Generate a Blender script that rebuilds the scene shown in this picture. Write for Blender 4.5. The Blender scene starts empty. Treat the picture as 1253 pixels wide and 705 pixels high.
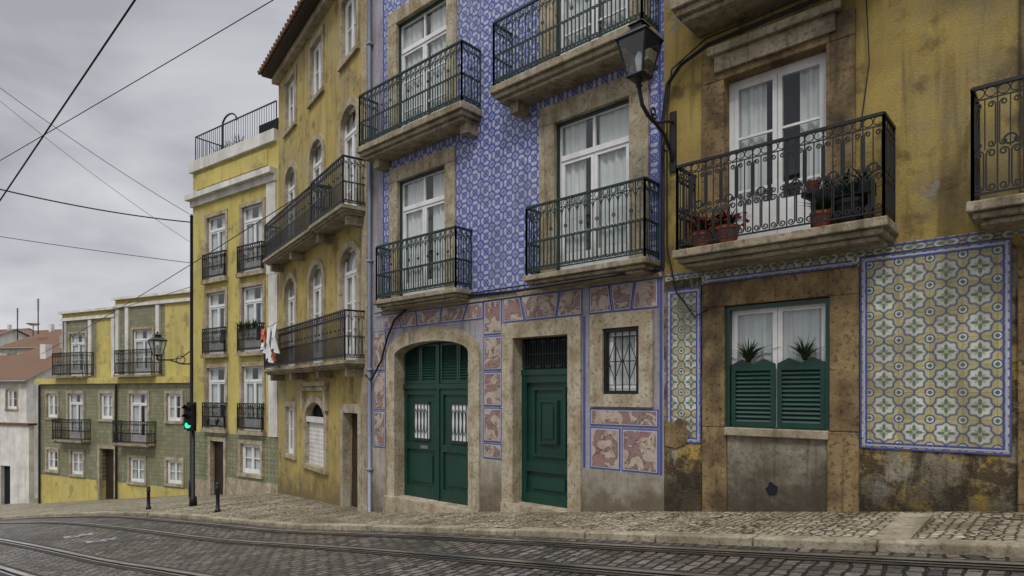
import bpy, math, random
from mathutils import Vector
random.seed(4)
sc = bpy.context.scene
sin, cos, pi = math.sin, math.cos, math.pi

# ---------------------------------------------------------------- node helpers
class NB:
    def __init__(s, name):
        s.mat = bpy.data.materials.new(name); s.mat.use_nodes = True
        s.nt = s.mat.node_tree
        s.bsdf = s.nt.nodes['Principled BSDF']
        s.tc = s.nt.nodes.new('ShaderNodeTexCoord').outputs['Object']
    def put(s, sock, v):
        if isinstance(v, bpy.types.NodeSocket): s.nt.links.new(v, sock)
        elif isinstance(v, tuple) and len(v) == 3 and sock.type == 'RGBA': sock.default_value = (*v, 1)
        else: sock.default_value = v
    def M(s, op, a, b=None, c=None):
        n = s.nt.nodes.new('ShaderNodeMath'); n.operation = op
        for i, v in enumerate((a, b, c)):
            if v is not None: s.put(n.inputs[i], v)
        return n.outputs[0]
    def mapping(s, co, scale=(1, 1, 1), rot=(0, 0, 0), loc=(0, 0, 0)):
        n = s.nt.nodes.new('ShaderNodeMapping'); s.put(n.inputs['Vector'], co)
        n.inputs['Scale'].default_value = scale; n.inputs['Rotation'].default_value = rot
        n.inputs['Location'].default_value = loc
        return n.outputs[0]
    def noise(s, scale, co=None, detail=5, rough=.6, dist=0, color=False):
        n = s.nt.nodes.new('ShaderNodeTexNoise'); s.put(n.inputs['Vector'], co or s.tc)
        n.inputs['Scale'].default_value = scale; n.inputs['Detail'].default_value = detail
        n.inputs['Roughness'].default_value = rough; n.inputs['Distortion'].default_value = dist
        return n.outputs[1 if color else 0]
    def rng(s, v, a, b, c=0., d=1.):
        n = s.nt.nodes.new('ShaderNodeMapRange'); s.put(n.inputs[0], v)
        for i, x in enumerate((a, b, c, d)): n.inputs[i + 1].default_value = x
        return n.outputs[0]
    def mix(s, f, a, b, mode='MIX'):
        n = s.nt.nodes.new('ShaderNodeMix'); n.data_type = 'RGBA'; n.blend_type = mode
        s.put(n.inputs[0], f); s.put(n.inputs[6], a); s.put(n.inputs[7], b)
        return n.outputs[2]
    def xyz(s, co=None):
        n = s.nt.nodes.new('ShaderNodeSeparateXYZ'); s.put(n.inputs[0], co or s.tc)
        return n.outputs
    def bump(s, h, st=.3, dist=.02):
        n = s.nt.nodes.new('ShaderNodeBump'); s.put(n.inputs['Height'], h)
        n.inputs['Strength'].default_value = st; n.inputs['Distance'].default_value = dist
        s.nt.links.new(n.outputs[0], s.bsdf.inputs['Normal'])
    def out(s, col, rough=.8, spec=.4, metal=0):
        s.put(s.bsdf.inputs['Base Color'], col); s.put(s.bsdf.inputs['Roughness'], rough)
        s.bsdf.inputs['Specular IOR Level'].default_value = spec
        s.bsdf.inputs['Metallic'].default_value = metal
        return s.mat
    def grime(s, col, amt, dirt=(.05, .04, .025), lo=.5, hi=.72, sc_=(2.5, 2.5, .35)):
        n = s.noise(1.0, s.mapping(s.tc, sc_), 7, .65)
        return s.mix(s.M('MULTIPLY', s.rng(n, lo, hi), amt), col, dirt)

def weathered(name, col, dark, scale=1.2, amt=.8, streak=.4, dirt=(.05, .04, .025), rough=.85,
              bump=.3, bscale=35, spec=.3, metal=0, lo=.38, hi=.64, fine=.22, speck=0., patch=None, gnd=None, chip=None):
    b = NB(name)
    c = b.mix(b.M('MULTIPLY', b.rng(b.noise(scale, detail=8, rough=.65), lo, hi), amt), col, dark)
    if patch:
        pn = b.noise(.55, b.mapping(b.tc, loc=(7, 3, 1.7)), 9, .68)
        c = b.mix(b.rng(pn, .5, .62, 0, .8), c, patch)
        pn2 = b.noise(1.7, b.mapping(b.tc, loc=(2, 9, 4)), 9, .7)
        c = b.mix(b.rng(pn2, .54, .64, 0, .7), c, dirt)
    if streak > 0: c = b.grime(c, streak, dirt)
    if streak > .5: c = b.mix(b.M('MULTIPLY', b.rng(b.noise(1., b.mapping(b.tc, (9, 9, .5), loc=(4, 4, 4)), 6, .6), .55, .7), streak * .7), c, dirt)
    cf = None
    if chip:
        cf = b.rng(b.noise(1.9, b.mapping(b.tc, loc=(11, 2, 5)), 10, .7), .635, .65)
        c = b.mix(cf, c, chip)
    if speck > 0:
        c = b.mix(b.rng(b.noise(16, detail=6, rough=.75), .53, .62, 0, speck), c, dirt)
    if gnd:
        x, y, z = b.xyz()
        h = b.M('SUBTRACT', b.M('SUBTRACT', z, gnd[0]), b.M('MULTIPLY', x, gnd[1]))
        h = b.M('SUBTRACT', h, b.M('MULTIPLY', b.M('SUBTRACT', b.noise(2.2, detail=8, rough=.7), .4), 2.2))
        c = b.mix(b.rng(h, .7, -.1, 0, .85), c, dirt)
    fn = b.noise(bscale, detail=4)
    c = b.mix(1.0, c, b.mix(fn, (1 - fine,) * 3, (1 + fine,) * 3), 'MULTIPLY')
    hh = b.M('ADD', fn, b.M('MULTIPLY', b.noise(scale * 4), .8))
    if cf: hh = b.M('SUBTRACT', hh, cf)
    b.bump(hh, bump, .015)
    return b.out(c, rough, spec, metal)

def simple(name, col, rough=.5, spec=.5, metal=0, var=.2, scale=8):
    b = NB(name)
    c = b.mix(b.rng(b.noise(scale, detail=4), .3, .7), col, tuple(x * (1 - var) for x in col))
    return b.out(c, rough, spec, metal)

def tile_common(b, size):
    x, y, z = b.xyz()
    px = b.M('SUBTRACT', b.M('FRACT', b.M('DIVIDE', x, size)), .5)
    pz = b.M('SUBTRACT', b.M('FRACT', b.M('DIVIDE', z, size)), .5)
    a = b.M('ABSOLUTE', px); c = b.M('ABSOLUTE', pz)
    r = b.M('SQRT', b.M('ADD', b.M('MULTIPLY', a, a), b.M('MULTIPLY', c, c)))
    qa = b.M('SUBTRACT', .5, a); qc = b.M('SUBTRACT', .5, c)
    q = b.M('SQRT', b.M('ADD', b.M('MULTIPLY', qa, qa), b.M('MULTIPLY', qc, qc)))
    th = b.M('ARCTAN2', c, a)
    n = b.nt.nodes.new('ShaderNodeTexWhiteNoise'); n.noise_dimensions = '2D'
    cm = b.nt.nodes.new('ShaderNodeCombineXYZ')
    b.put(cm.inputs[0], b.M('FLOOR', b.M('DIVIDE', x, size / 2))); b.put(cm.inputs[1], b.M('FLOOR', b.M('DIVIDE', z, size / 2)))
    b.nt.links.new(cm.outputs[0], n.inputs['Vector'])
    fx = b.M('ABSOLUTE', b.M('SUBTRACT', b.M('FRACT', b.M('DIVIDE', x, size / 2)), .5))
    fz = b.M('ABSOLUTE', b.M('SUBTRACT', b.M('FRACT', b.M('DIVIDE', z, size / 2)), .5))
    grout = b.rng(b.M('MAXIMUM', fx, fz), .475, .492)
    return a, c, r, q, th, n.outputs[0], grout
def band(b, v, c, w):
    return b.rng(b.M('ABSOLUTE', b.M('SUBTRACT', v, c)), w, w * .6)

def blue_tiles():
    b = NB('blue_azulejo')
    a, c, r, q, th, rnd, grout = tile_common(b, .30)
    MX = lambda *v: v[0] if len(v) == 1 else b.M('MAXIMUM', v[0], MX(*v[1:]))
    d = b.M('ABSOLUTE', b.M('SUBTRACT', a, c))
    petal = b.rng(b.M('SUBTRACT', r, b.M('MULTIPLY', b.M('ABSOLUTE', b.M('COSINE', b.M('MULTIPLY', th, 4.))), .18)), .02, -.01)
    diag = b.M('MULTIPLY', b.rng(d, .07, .05), b.rng(r, .17, .2))
    mn = b.M('MINIMUM', a, c)
    crossb = b.M('MULTIPLY', b.rng(mn, .07, .05), b.rng(r, .25, .28))
    dots = band(b, b.M('ADD', a, c), .40, .055)
    f = MX(petal, band(b, r, .235, .05), band(b, q, .2, .055), b.rng(q, .12, .10), diag, crossb, dots)
    bl = b.mix(rnd, (.014, .030, .21), (.034, .056, .31))
    wh = b.mix(rnd, (.32, .35, .52), (.48, .50, .58))
    col = b.mix(b.M('MULTIPLY', f, .95), wh, bl)
    col = b.mix(b.M('MULTIPLY', grout, .6), col, (.18, .19, .25))
    big = b.noise(.7, detail=6)
    col = b.mix(b.rng(big, .45, .7, 0, .3), col, (.16, .16, .22))
    nt2 = b.noise(14, detail=4, rough=.7)
    col = b.mix(b.rng(nt2, .6, .7, 0, .5), col, (.30, .30, .36))
    col = b.grime(col, .4, (.11, .105, .11))
    b.bump(b.M('SUBTRACT', b.M('MULTIPLY', rnd, .3), grout), .25, .004)
    return b.out(col, .4, .5)

def flower_tiles(name, size, yel, grn, whi, blu, dirt):
    b = NB(name)
    a, c, r, q, th, rnd, grout = tile_common(b, size)
    fl = b.M('ADD', .385, b.M('MULTIPLY', b.M('COSINE', b.M('MULTIPLY', th, 8.)), .03))
    inside = b.rng(b.M('SUBTRACT', r, fl), .01, -.01)
    line = band(b, b.M('SUBTRACT', r, fl), 0., .045)
    pet = b.M('MULTIPLY', b.M('POWER', b.M('ABSOLUTE', b.M('COSINE', b.M('MULTIPLY', th, 2.))), 1.6), .27)
    petal = b.rng(b.M('SUBTRACT', r, pet), .015, -.01)
    pl = band(b, b.M('SUBTRACT', r, pet), .035, .016)
    petd = b.M('MULTIPLY', b.M('POWER', b.M('ABSOLUTE', b.M('SINE', b.M('MULTIPLY', th, 2.))), 3.), .22)
    petal2 = b.rng(b.M('SUBTRACT', r, petd), .01, -.01)
    n = b.noise(60, detail=2)
    col = b.mix(b.rng(n, .4, .6, .05, .4), yel, whi)
    col = b.mix(b.rng(b.M('MINIMUM', a, c), .045, .03), col, grn)
    col = b.mix(inside, col, whi)
    col = b.mix(b.M('MULTIPLY', band(b, b.M('SUBTRACT', r, fl), -.05, .015), .7), col, yel)
    col = b.mix(b.M('MULTIPLY', line, .85), col, blu)
    col = b.mix(b.M('MULTIPLY', pl, .5), col, yel)
    col = b.mix(b.M('MULTIPLY', petal, .9), col, grn)
    col = b.mix(b.M('MULTIPLY', petal2, .7), col, b.mix(.5, yel, grn))
    col = b.mix(b.rng(r, .06, .04), col, whi)
    col = b.mix(b.rng(q, .15, .13), col, whi)
    col = b.mix(band(b, q, .15, .03), col, blu)
    col = b.mix(b.rng(q, .08, .06), col, grn)
    col = b.mix(b.M('MULTIPLY', grout, .75), col, (.12, .11, .08))
    col = b.mix(1., col, b.mix(rnd, (.78,) * 3, (1.12,) * 3), 'MULTIPLY')
    col = b.mix(b.rng(b.noise(1.3, detail=7), .45, .7, 0, .5), col, dirt)
    col = b.mix(b.rng(b.noise(9, detail=7, rough=.75), .58, .68, 0, .6), col, dirt)
    col = b.grime(col, .5, dirt)
    b.bump(b.M('SUBTRACT', b.M('MULTIPLY', rnd, .3), grout), .3, .004)
    return b.out(col, .42, .45)

def marble():
    b = NB('pink_marble_azulejo')
    n1 = b.noise(2.6, detail=4, dist=1.8); n2 = b.noise(5, detail=6, dist=1.2)
    col = b.mix(b.rng(n1, .45, .5), (.27, .155, .15), (.42, .355, .28))
    col = b.mix(b.rng(b.M('ABSOLUTE', b.M('SUBTRACT', n1, .49)), .03, .008, 0, .9), col, (.085, .045, .04))
    col = b.mix(b.rng(n2, .52, .66, 0, .75), col, (.17, .08, .07))
    x, y, z = b.xyz()
    fx = b.M('ABSOLUTE', b.M('SUBTRACT', b.M('FRACT', b.M('DIVIDE', x, .145)), .5))
    fz = b.M('ABSOLUTE', b.M('SUBTRACT', b.M('FRACT', b.M('DIVIDE', z, .145)), .5))
    gr = b.rng(b.M('MAXIMUM', fx, fz), .475, .492)
    col = b.mix(b.M('MULTIPLY', gr, .4), col, (.15, .11, .1))
    col = b.grime(col, .5, (.10, .075, .05))
    return b.out(col, .45, .4)

def setts():
    b = NB('basalt_setts')
    d = b.noise(2.0, detail=3, color=True)
    vm = b.nt.nodes.new('ShaderNodeVectorMath'); vm.operation = 'MULTIPLY_ADD'
    b.nt.links.new(d, vm.inputs[0]); vm.inputs[1].default_value = (.16, .16, 0); b.nt.links.new(b.tc, vm.inputs[2])
    n = b.nt.nodes.new('ShaderNodeTexBrick')
    b.nt.links.new(b.mapping(vm.outputs[0], rot=(0, 0, math.radians(84))), n.inputs['Vector'])
    n.inputs['Scale'].default_value = 1
    n.inputs['Brick Width'].default_value = .20; n.inputs['Row Height'].default_value = .135
    n.inputs['Mortar Size'].default_value = .019; n.inputs['Mortar Smooth'].default_value = .8
    n.inputs['Color1'].default_value = (.032, .030, .031, 1); n.inputs['Color2'].default_value = (.19, .165, .14, 1)
    n.inputs['Mortar'].default_value = (.01, .009, .007, 1)
    big = b.noise(.35, detail=6)
    col = b.mix(b.rng(big, .42, .62, 0, .45), n.outputs[0], (.11, .088, .05))
    col = b.mix(n.outputs[1], col, (.010, .009, .006))
    col = b.mix(b.rng(b.noise(1.1, detail=7), .48, .62, 0, .6), col, (.025, .022, .019))
    col = b.mix(1., col, b.mix(b.noise(18, detail=6, rough=.7), (.3,) * 3, (1.8,) * 3), 'MULTIPLY')
    h = b.M('ADD', b.M('SUBTRACT', 1., n.outputs[1]), b.M('MULTIPLY', b.noise(8, detail=6), 1.1))
    b.bump(h, 1., .07)
    return b.out(col, b.rng(b.noise(1.2), .35, .65, .25, .55), .5)

def calcada():
    b = NB('limestone_cobbles')
    def vor(feat):
        n = b.nt.nodes.new('ShaderNodeTexVoronoi'); n.feature = feat
        b.put(n.inputs['Vector'], b.tc); n.inputs['Scale'].default_value = 11; n.inputs['Randomness'].default_value = .5
        n.voronoi_dimensions = '3D'
        return n
    e = vor('DISTANCE_TO_EDGE').outputs['Distance']; f = vor('F1').outputs['Color']
    g = b.xyz(f)[0]
    col = b.mix(g, (.20, .17, .11), (.50, .45, .33))
    col = b.mix(b.rng(b.noise(.9, detail=6), .42, .66, 0, .75), col, (.14, .11, .055))
    col = b.mix(b.rng(e, .10, .03), col, (.035, .027, .015))
    b.bump(b.rng(e, 0, .2), .9, .03)
    return b.out(col, .6, .35)

def rooftile():
    b = NB('clay_roof_tiles')
    x, y, z = b.xyz()
    w = b.M('SINE', b.M('MULTIPLY', x, 2 * pi / .25)); w2 = b.M('FRACT', b.M('MULTIPLY', y, 2.6))
    col = b.mix(b.noise(4, detail=6), (.27, .12, .06), (.15, .11, .075))
    col = b.mix(b.rng(b.noise(.6, detail=8, rough=.7), .45, .6, 0, .7), col, (.16, .13, .10))
    col = b.mix(b.rng(w, -.4, -.9), col, (.05, .03, .02))
    b.bump(b.M('ADD', w, w2), .9, .05)
    return b.out(col, .85, .2)

def glass():
    m = bpy.data.materials.new('window_glass'); m.use_nodes = True; nt = m.node_tree; nt.nodes.clear()
    o = nt.nodes.new('ShaderNodeOutputMaterial'); mx = nt.nodes.new('ShaderNodeMixShader')
    t = nt.nodes.new('ShaderNodeBsdfTransparent'); g = nt.nodes.new('ShaderNodeBsdfGlossy')
    t.inputs[0].default_value = (.86, .9, .9, 1); g.inputs['Roughness'].default_value = .04
    no = nt.nodes.new('ShaderNodeTexNoise'); no.inputs['Scale'].default_value = 1.5
    bp = nt.nodes.new('ShaderNodeBump'); bp.inputs['Strength'].default_value = .15; bp.inputs['Distance'].default_value = .05
    nt.links.new(no.outputs[0], bp.inputs['Height']); nt.links.new(bp.outputs[0], g.inputs['Normal'])
    lw_ = nt.nodes.new('ShaderNodeLayerWeight'); lw_.inputs[0].default_value = .5
    p = nt.nodes.new('ShaderNodeMath'); p.operation = 'POWER'; p.inputs[1].default_value = 3.; nt.links.new(lw_.outputs['Facing'], p.inputs[0])
    ma = nt.nodes.new('ShaderNodeMath'); ma.operation = 'MULTIPLY_ADD'; ma.inputs[1].default_value = .75; ma.inputs[2].default_value = .08
    nt.links.new(p.outputs[0], ma.inputs[0])
    nt.links.new(ma.outputs[0], mx.inputs[0]); nt.links.new(t.outputs[0], mx.inputs[1]); nt.links.new(g.outputs[0], mx.inputs[2])
    nt.links.new(mx.outputs[0], o.inputs[0])
    return m

def plinth_grime():
    b = NB('stained_plinth_plaster')
    n1 = b.noise(1.6, detail=9, rough=.72); n2 = b.noise(3.2, b.mapping(b.tc, loc=(3, 1, 8)), detail=9, rough=.75)
    x, y, z = b.xyz()
    col = b.mix(b.rng(n1, .42, .54), (.36, .25, .065), (.22, .19, .13))
    col = b.mix(b.rng(n2, .46, .54, 0, .92), col, (.065, .045, .024))
    col = b.mix(b.rng(b.noise(2.4, b.mapping(b.tc, (1, 1, .5), loc=(5, 5, 5)), 9, .7), .54, .6, 0, .85), col, (.33, .31, .25))
    col = b.mix(b.rng(b.noise(1.2, b.mapping(b.tc, (4, 4, .6), loc=(1, 8, 2)), 8, .7), .52, .64, 0, .8), col, (.035, .028, .018))
    base = b.M('ADD', b.rng(z, -.4, -1.6), b.M('MULTIPLY', n1, .9))
    col = b.mix(b.rng(base, .8, 1.25, 0, .85), col, (.028, .022, .015))
    col = b.mix(1., col, b.mix(b.noise(25, detail=5, rough=.7), (.4,) * 3, (1.6,) * 3), 'MULTIPLY')
    b.bump(b.M('ADD', n2, b.noise(30)), .7, .03)
    return b.out(col, .9, .2)

M = dict(
    blue=blue_tiles(),
    flower=flower_tiles('yellow_green_azulejo', .31, (.36, .30, .08), (.06, .12, .08), (.52, .54, .49), (.035, .06, .20), (.12, .10, .06)),
    olive=flower_tiles('olive_azulejo', .42, (.24, .225, .09), (.045, .07, .035), (.32, .32, .22), (.04, .06, .05), (.13, .115, .07)),
    marble=marble(),
    stone=weathered('limestone', (.44, .395, .30), (.25, .19, .10), 2.5, .9, .6, (.09, .062, .03), bump=.4, speck=.65),
    stone_old=weathered('old_brown_stone', (.27, .19, .09), (.085, .055, .028), 2.2, .95, .75, (.03, .022, .014), bump=.6, speck=.75),
    slab=weathered('balcony_stone', (.36, .31, .22), (.17, .135, .08), 3, .8, .8, (.05, .038, .022), bump=.4, speck=.6),
    mustard=weathered('mustard_plaster', (.37, .275, .08), (.25, .18, .055), .9, .9, .8, (.09, .065, .03), bump=.5, patch=(.23, .19, .105), fine=.3, chip=(.23, .21, .16)),
    ochre=weathered('ochre_plaster', (.43, .335, .105), (.30, .22, .07), .8, .8, .65, (.12, .09, .045), bump=.4, patch=(.31, .26, .13), fine=.28, gnd=(-2.78, .075), chip=(.30, .27, .19)),
    yellow=weathered('yellow_plaster', (.52, .44, .135), (.40, .33, .10), .7, .8, .5, (.20, .16, .08), bump=.25, patch=(.44, .38, .15), fine=.25),
    white=weathered('white_trim_plaster', (.68, .67, .63), (.42, .40, .36), 1.2, .7, .5, (.22, .19, .16), bump=.2),
    lav=weathered('pale_blue_plaster', (.34, .335, .375), (.21, .19, .19), 1.2, .8, .65, (.10, .08, .06), bump=.25, speck=.4),
    cream=weathered('cream_plinth', (.44, .41, .35), (.26, .22, .16), 1.4, .9, .6, (.09, .07, .04), bump=.35, speck=.35, gnd=(-1.22, .125)),
    grime=plinth_grime(),
    grey=weathered('grey_render', (.29, .26, .20), (.12, .095, .06), 1.8, .9, .85, (.04, .032, .02), bump=.5, speck=.5, gnd=(-1.15, .125)),
    blueline=weathered('cobalt_tile_border', (.04, .06, .26), (.09, .10, .24), 6, .8, .3, (.08, .07, .08), rough=.4, bump=.1),
    whiteline=simple('white_tile_border', (.38, .40, .50), .45),
    green=weathered('green_door_paint', (.005, .046, .030), (.003, .028, .02), 2, .8, .55, (.018, .022, .014), rough=.36, bump=.08, spec=.5, fine=.2, speck=.25),
    dgreen=weathered('dark_green_frame_paint', (.006, .035, .026), (.004, .022, .016), 2, .8, 0, rough=.4, bump=.05, spec=.5),
    frame=weathered('white_window_paint', (.74, .75, .75), (.55, .55, .52), 3, .6, .2, (.3, .27, .2), rough=.5, bump=.05, fine=.08),
    iron=simple('wrought_iron_black', (.010, .011, .012), .45, .5, .2),
    irong=simple('wrought_iron_green', (.011, .030, .024), .42, .5, .2),
    glass=glass(),
    curtain=simple('net_curtain', (.72, .72, .70), .9, .1, var=.15, scale=3),
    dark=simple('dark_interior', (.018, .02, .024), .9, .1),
    brown=weathered('dark_wood', (.035, .022, .014), (.02, .013, .01), 2, .8, 0, rough=.5, bump=.1),
    pipe=simple('grey_pipe_paint', (.22, .25, .32), .5),
    cable=simple('black_cable', (.012, .012, .013), .6, .3),
    setts=setts(), calc=calcada(), roof=rooftile(),
    rail=simple('polished_rail_steel', (.85, .83, .80), .30, .5, 1.0, var=.3, scale=3),
    rust=weathered('rail_side_rust', (.05, .035, .025), (.02, .016, .012), 6, .8, 0, bump=.3),
    paint=weathered('worn_road_paint', (.30, .30, .29), (.07, .065, .055), 7, 1., 0, rough=.7, bump=.5, lo=.45, hi=.52, fine=.4),
    kerb=weathered('kerb_stone', (.35, .31, .22), (.17, .14, .09), 2, .9, .5, (.07, .055, .035), bump=.5, speck=.6),
    leaf=simple('plant_leaf', (.035, .075, .025), .5, .4, var=.5, scale=20),
    terra=simple('terracotta_pot', (.25, .07, .04), .7, .3),
    red=simple('red_flower', (.38, .02, .025), .6),
    cloth=simple('white_cloth', (.7, .7, .7), .9, .1), cloth2=simple('orange_cloth', (.6, .17, .08), .9, .1),
    steel=simple('galvanised_metal', (.25, .25, .25), .45, .5, .6),
    soil=weathered('earth_ground', (.10, .09, .06), (.07, .07, .04), .3, .8, 0),
)
def emis(name, col, st):
    m = bpy.data.materials.new(name); m.use_nodes = True; b = m.node_tree.nodes['Principled BSDF']
    b.inputs['Base Color'].default_value = (*col, 1); b.inputs['Emission Color'].default_value = (*col, 1); b.inputs['Emission Strength'].default_value = st
    return m
M['go'] = emis('green_signal_lens', (.02, .8, .4), 1.6)

# ---------------------------------------------------------------- mesh helpers
class P:
    def __init__(s): s.v = []; s.f = []
    def quad(s, *p):
        i = len(s.v); s.v += [tuple(q) for q in p]; s.f.append(tuple(range(i, i + len(p))))
    def box(s, x0, x1, y0, y1, z0, z1):
        i = len(s.v)
        s.v += [(x0, y0, z0), (x1, y0, z0), (x1, y1, z0), (x0, y1, z0), (x0, y0, z1), (x1, y0, z1), (x1, y1, z1), (x0, y1, z1)]
        for q in ((0, 3, 2, 1), (4, 5, 6, 7), (0, 1, 5, 4), (1, 2, 6, 5), (2, 3, 7, 6), (3, 0, 4, 7)): s.f.append(tuple(i + k for k in q))
    def prism(s, poly, y0, y1):
        n = len(poly); i = len(s.v)
        s.v += [(x, y0, z) for x, z in poly] + [(x, y1, z) for x, z in poly]
        s.f.append(tuple(i + k for k in range(n))); s.f.append(tuple(i + n + k for k in reversed(range(n))))
        for k in range(n): s.f.append((i + k, i + (k + 1) % n + 0, i + n + (k + 1) % n, i + n + k)[::-1])
    def tube(s, pts, r, n=4, ref=(0, 1, 0)):
        pts = [Vector(p) for p in pts]; i = len(s.v); R = Vector(ref)
        for k, p in enumerate(pts):
            t = (pts[min(k + 1, len(pts) - 1)] - pts[max(k - 1, 0)])
            if t.length < 1e-9: t = Vector((0, 0, 1))
            t.normalize()
            rr = R if abs(t.dot(R)) < .95 else Vector((1, .3, 0)).normalized()
            a = (rr - t * rr.dot(t)).normalized(); b = t.cross(a)
            for j in range(n):
                g = 2 * pi * (j + .5) / n
                s.v.append(tuple(p + (a * cos(g) + b * sin(g)) * r))
            if k:
                o = i + (k - 1) * n
                for j in range(n): s.f.append((o + j, o + (j + 1) % n, o + n + (j + 1) % n, o + n + j))
        s.f.append(tuple(i + j for j in range(n))); o = i + (len(pts) - 1) * n
        s.f.append(tuple(o + j for j in reversed(range(n))))
    def lathe(s, c, prof, n=12, rot=0):
        i = len(s.v)
        for r, z in prof:
            for j in range(n):
                g = 2 * pi * j / n + rot; s.v.append((c[0] + r * cos(g), c[1] + r * sin(g), c[2] + z))
        for k in range(len(prof) - 1):
            o = i + k * n
            for j in range(n): s.f.append((o + j, o + (j + 1) % n, o + n + (j + 1) % n, o + n + j))
        s.f.append(tuple(i + j for j in reversed(range(n)))); o = i + (len(prof) - 1) * n
        s.f.append(tuple(o + j for j in range(n)))

class Thing:
    def __init__(s, name, loc=(0, 0, 0), rz=0):
        s.e = bpy.data.objects.new(name, None); sc.collection.objects.link(s.e)
        s.e.location = loc; s.e.rotation_euler = (0, 0, rz); s.parts = {}
    def p(s, part, mat):
        k = (part, mat)
        if k not in s.parts: s.parts[k] = P()
        return s.parts[k]
    def done(s, smooth=(), bevel=()):
        for (n, m), q in s.parts.items():
            if not q.v: continue
            me = bpy.data.meshes.new(n); me.from_pydata(q.v, [], q.f); me.materials.append(M[m]); me.update()
            o = bpy.data.objects.new(n, me); sc.collection.objects.link(o); o.parent = s.e
            if n in smooth: me.shade_smooth()
            if n in bevel:
                bm = o.modifiers.new('b', 'BEVEL'); bm.width = .014; bm.segments = 2; bm.limit_method = 'ANGLE'
def single(name, q, mat, smooth=False, loc=(0, 0, 0)):
    me = bpy.data.meshes.new(name); me.from_pydata(q.v, [], q.f); me.materials.append(M[mat]); me.update()
    if smooth: me.shade_smooth()
    o = bpy.data.objects.new(name, me); o.location = loc; sc.collection.objects.link(o); return o

def wall(q, x0, x1, z0, z1, holes, y=0., depth=.4):
    hs = [h for h in holes if h[2] < z1 and h[3] > z0]
    xs = sorted({x0, x1} | {min(max(v, x0), x1) for h in hs for v in h[:2]})
    zs = sorted({z0, z1} | {min(max(v, z0), z1) for h in hs for v in h[2:4]})
    for a, b in zip(xs, xs[1:]):
        for c, d in zip(zs, zs[1:]):
            mx, mz = (a + b) / 2, (c + d) / 2
            if any(h[0] < mx < h[1] and h[2] < mz < h[3] for h in hs): continue
            q.quad((a, y, c), (b, y, c), (b, y, d), (a, y, d))
    for h in hs:
        a, b, c, d = h[0], h[1], max(h[2], z0), min(h[3], z1); e = y + depth
        q.quad((a, y, c), (a, y, d), (a, e, d), (a, e, c)); q.quad((b, y, d), (b, y, c), (b, e, c), (b, e, d))
        if d == h[3]: q.quad((a, y, d), (b, y, d), (b, e, d), (a, e, d))
        if c == h[2]: q.quad((b, y, c), (a, y, c), (a, e, c), (b, e, c))
def shell(q, x0, x1, z0, z1, dep=9):
    q.quad((x0, 0, z0), (x0, 0, z1), (x0, dep, z1), (x0, dep, z0)); q.quad((x1, 0, z1), (x1, 0, z0), (x1, dep, z0), (x1, dep, z1))
    q.quad((x0, dep, z0), (x0, dep, z1), (x1, dep, z1), (x1, dep, z0)); q.quad((x0, 0, z1), (x1, 0, z1), (x1, dep, z1), (x0, dep, z1))

def surround(q, x0, x1, z0, z1, w, proud=.05, sill=False, wl=None, wr=None, wt=None, dp=.2):
    wl = wl or w; wr = wr or w; wt = wt or w; e = .003
    q.box(x0 - wl, x0 + e, -proud, dp, z0, z1 - e); q.box(x1 - e, x1 + wr, -proud, dp, z0, z1 - e)
    q.box(x0 - wl, x1 + wr, -proud - e, dp, z1 - e, z1 + wt)
    if sill: q.box(x0 - wl - .03, x1 + wr + .03, -proud - .04, dp, z0 - .12, z0 - e)
def arch(q, x0, x1, z0, zs, zt, w, proud=.05, dp=.2, fill=None, n=14):
    cx, a, r = (x0 + x1) / 2, (x1 - x0) / 2, zt - zs; e = .003
    q.box(x0 - w, x0 + e, -proud, dp, z0, zs); q.box(x1 - e, x1 + w, -proud, dp, z0, zs)
    ip = [(cx + (a - e) * cos(pi * k / n), zs + (r - e) * sin(pi * k / n)) for k in range(n + 1)]
    op = [(cx + (a + w) * cos(pi * k / n), zs + (r + w) * sin(pi * k / n)) for k in range(n + 1)]
    for k in range(n): q.prism([ip[k], ip[k + 1], op[k + 1], op[k]], -proud, dp)

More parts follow.
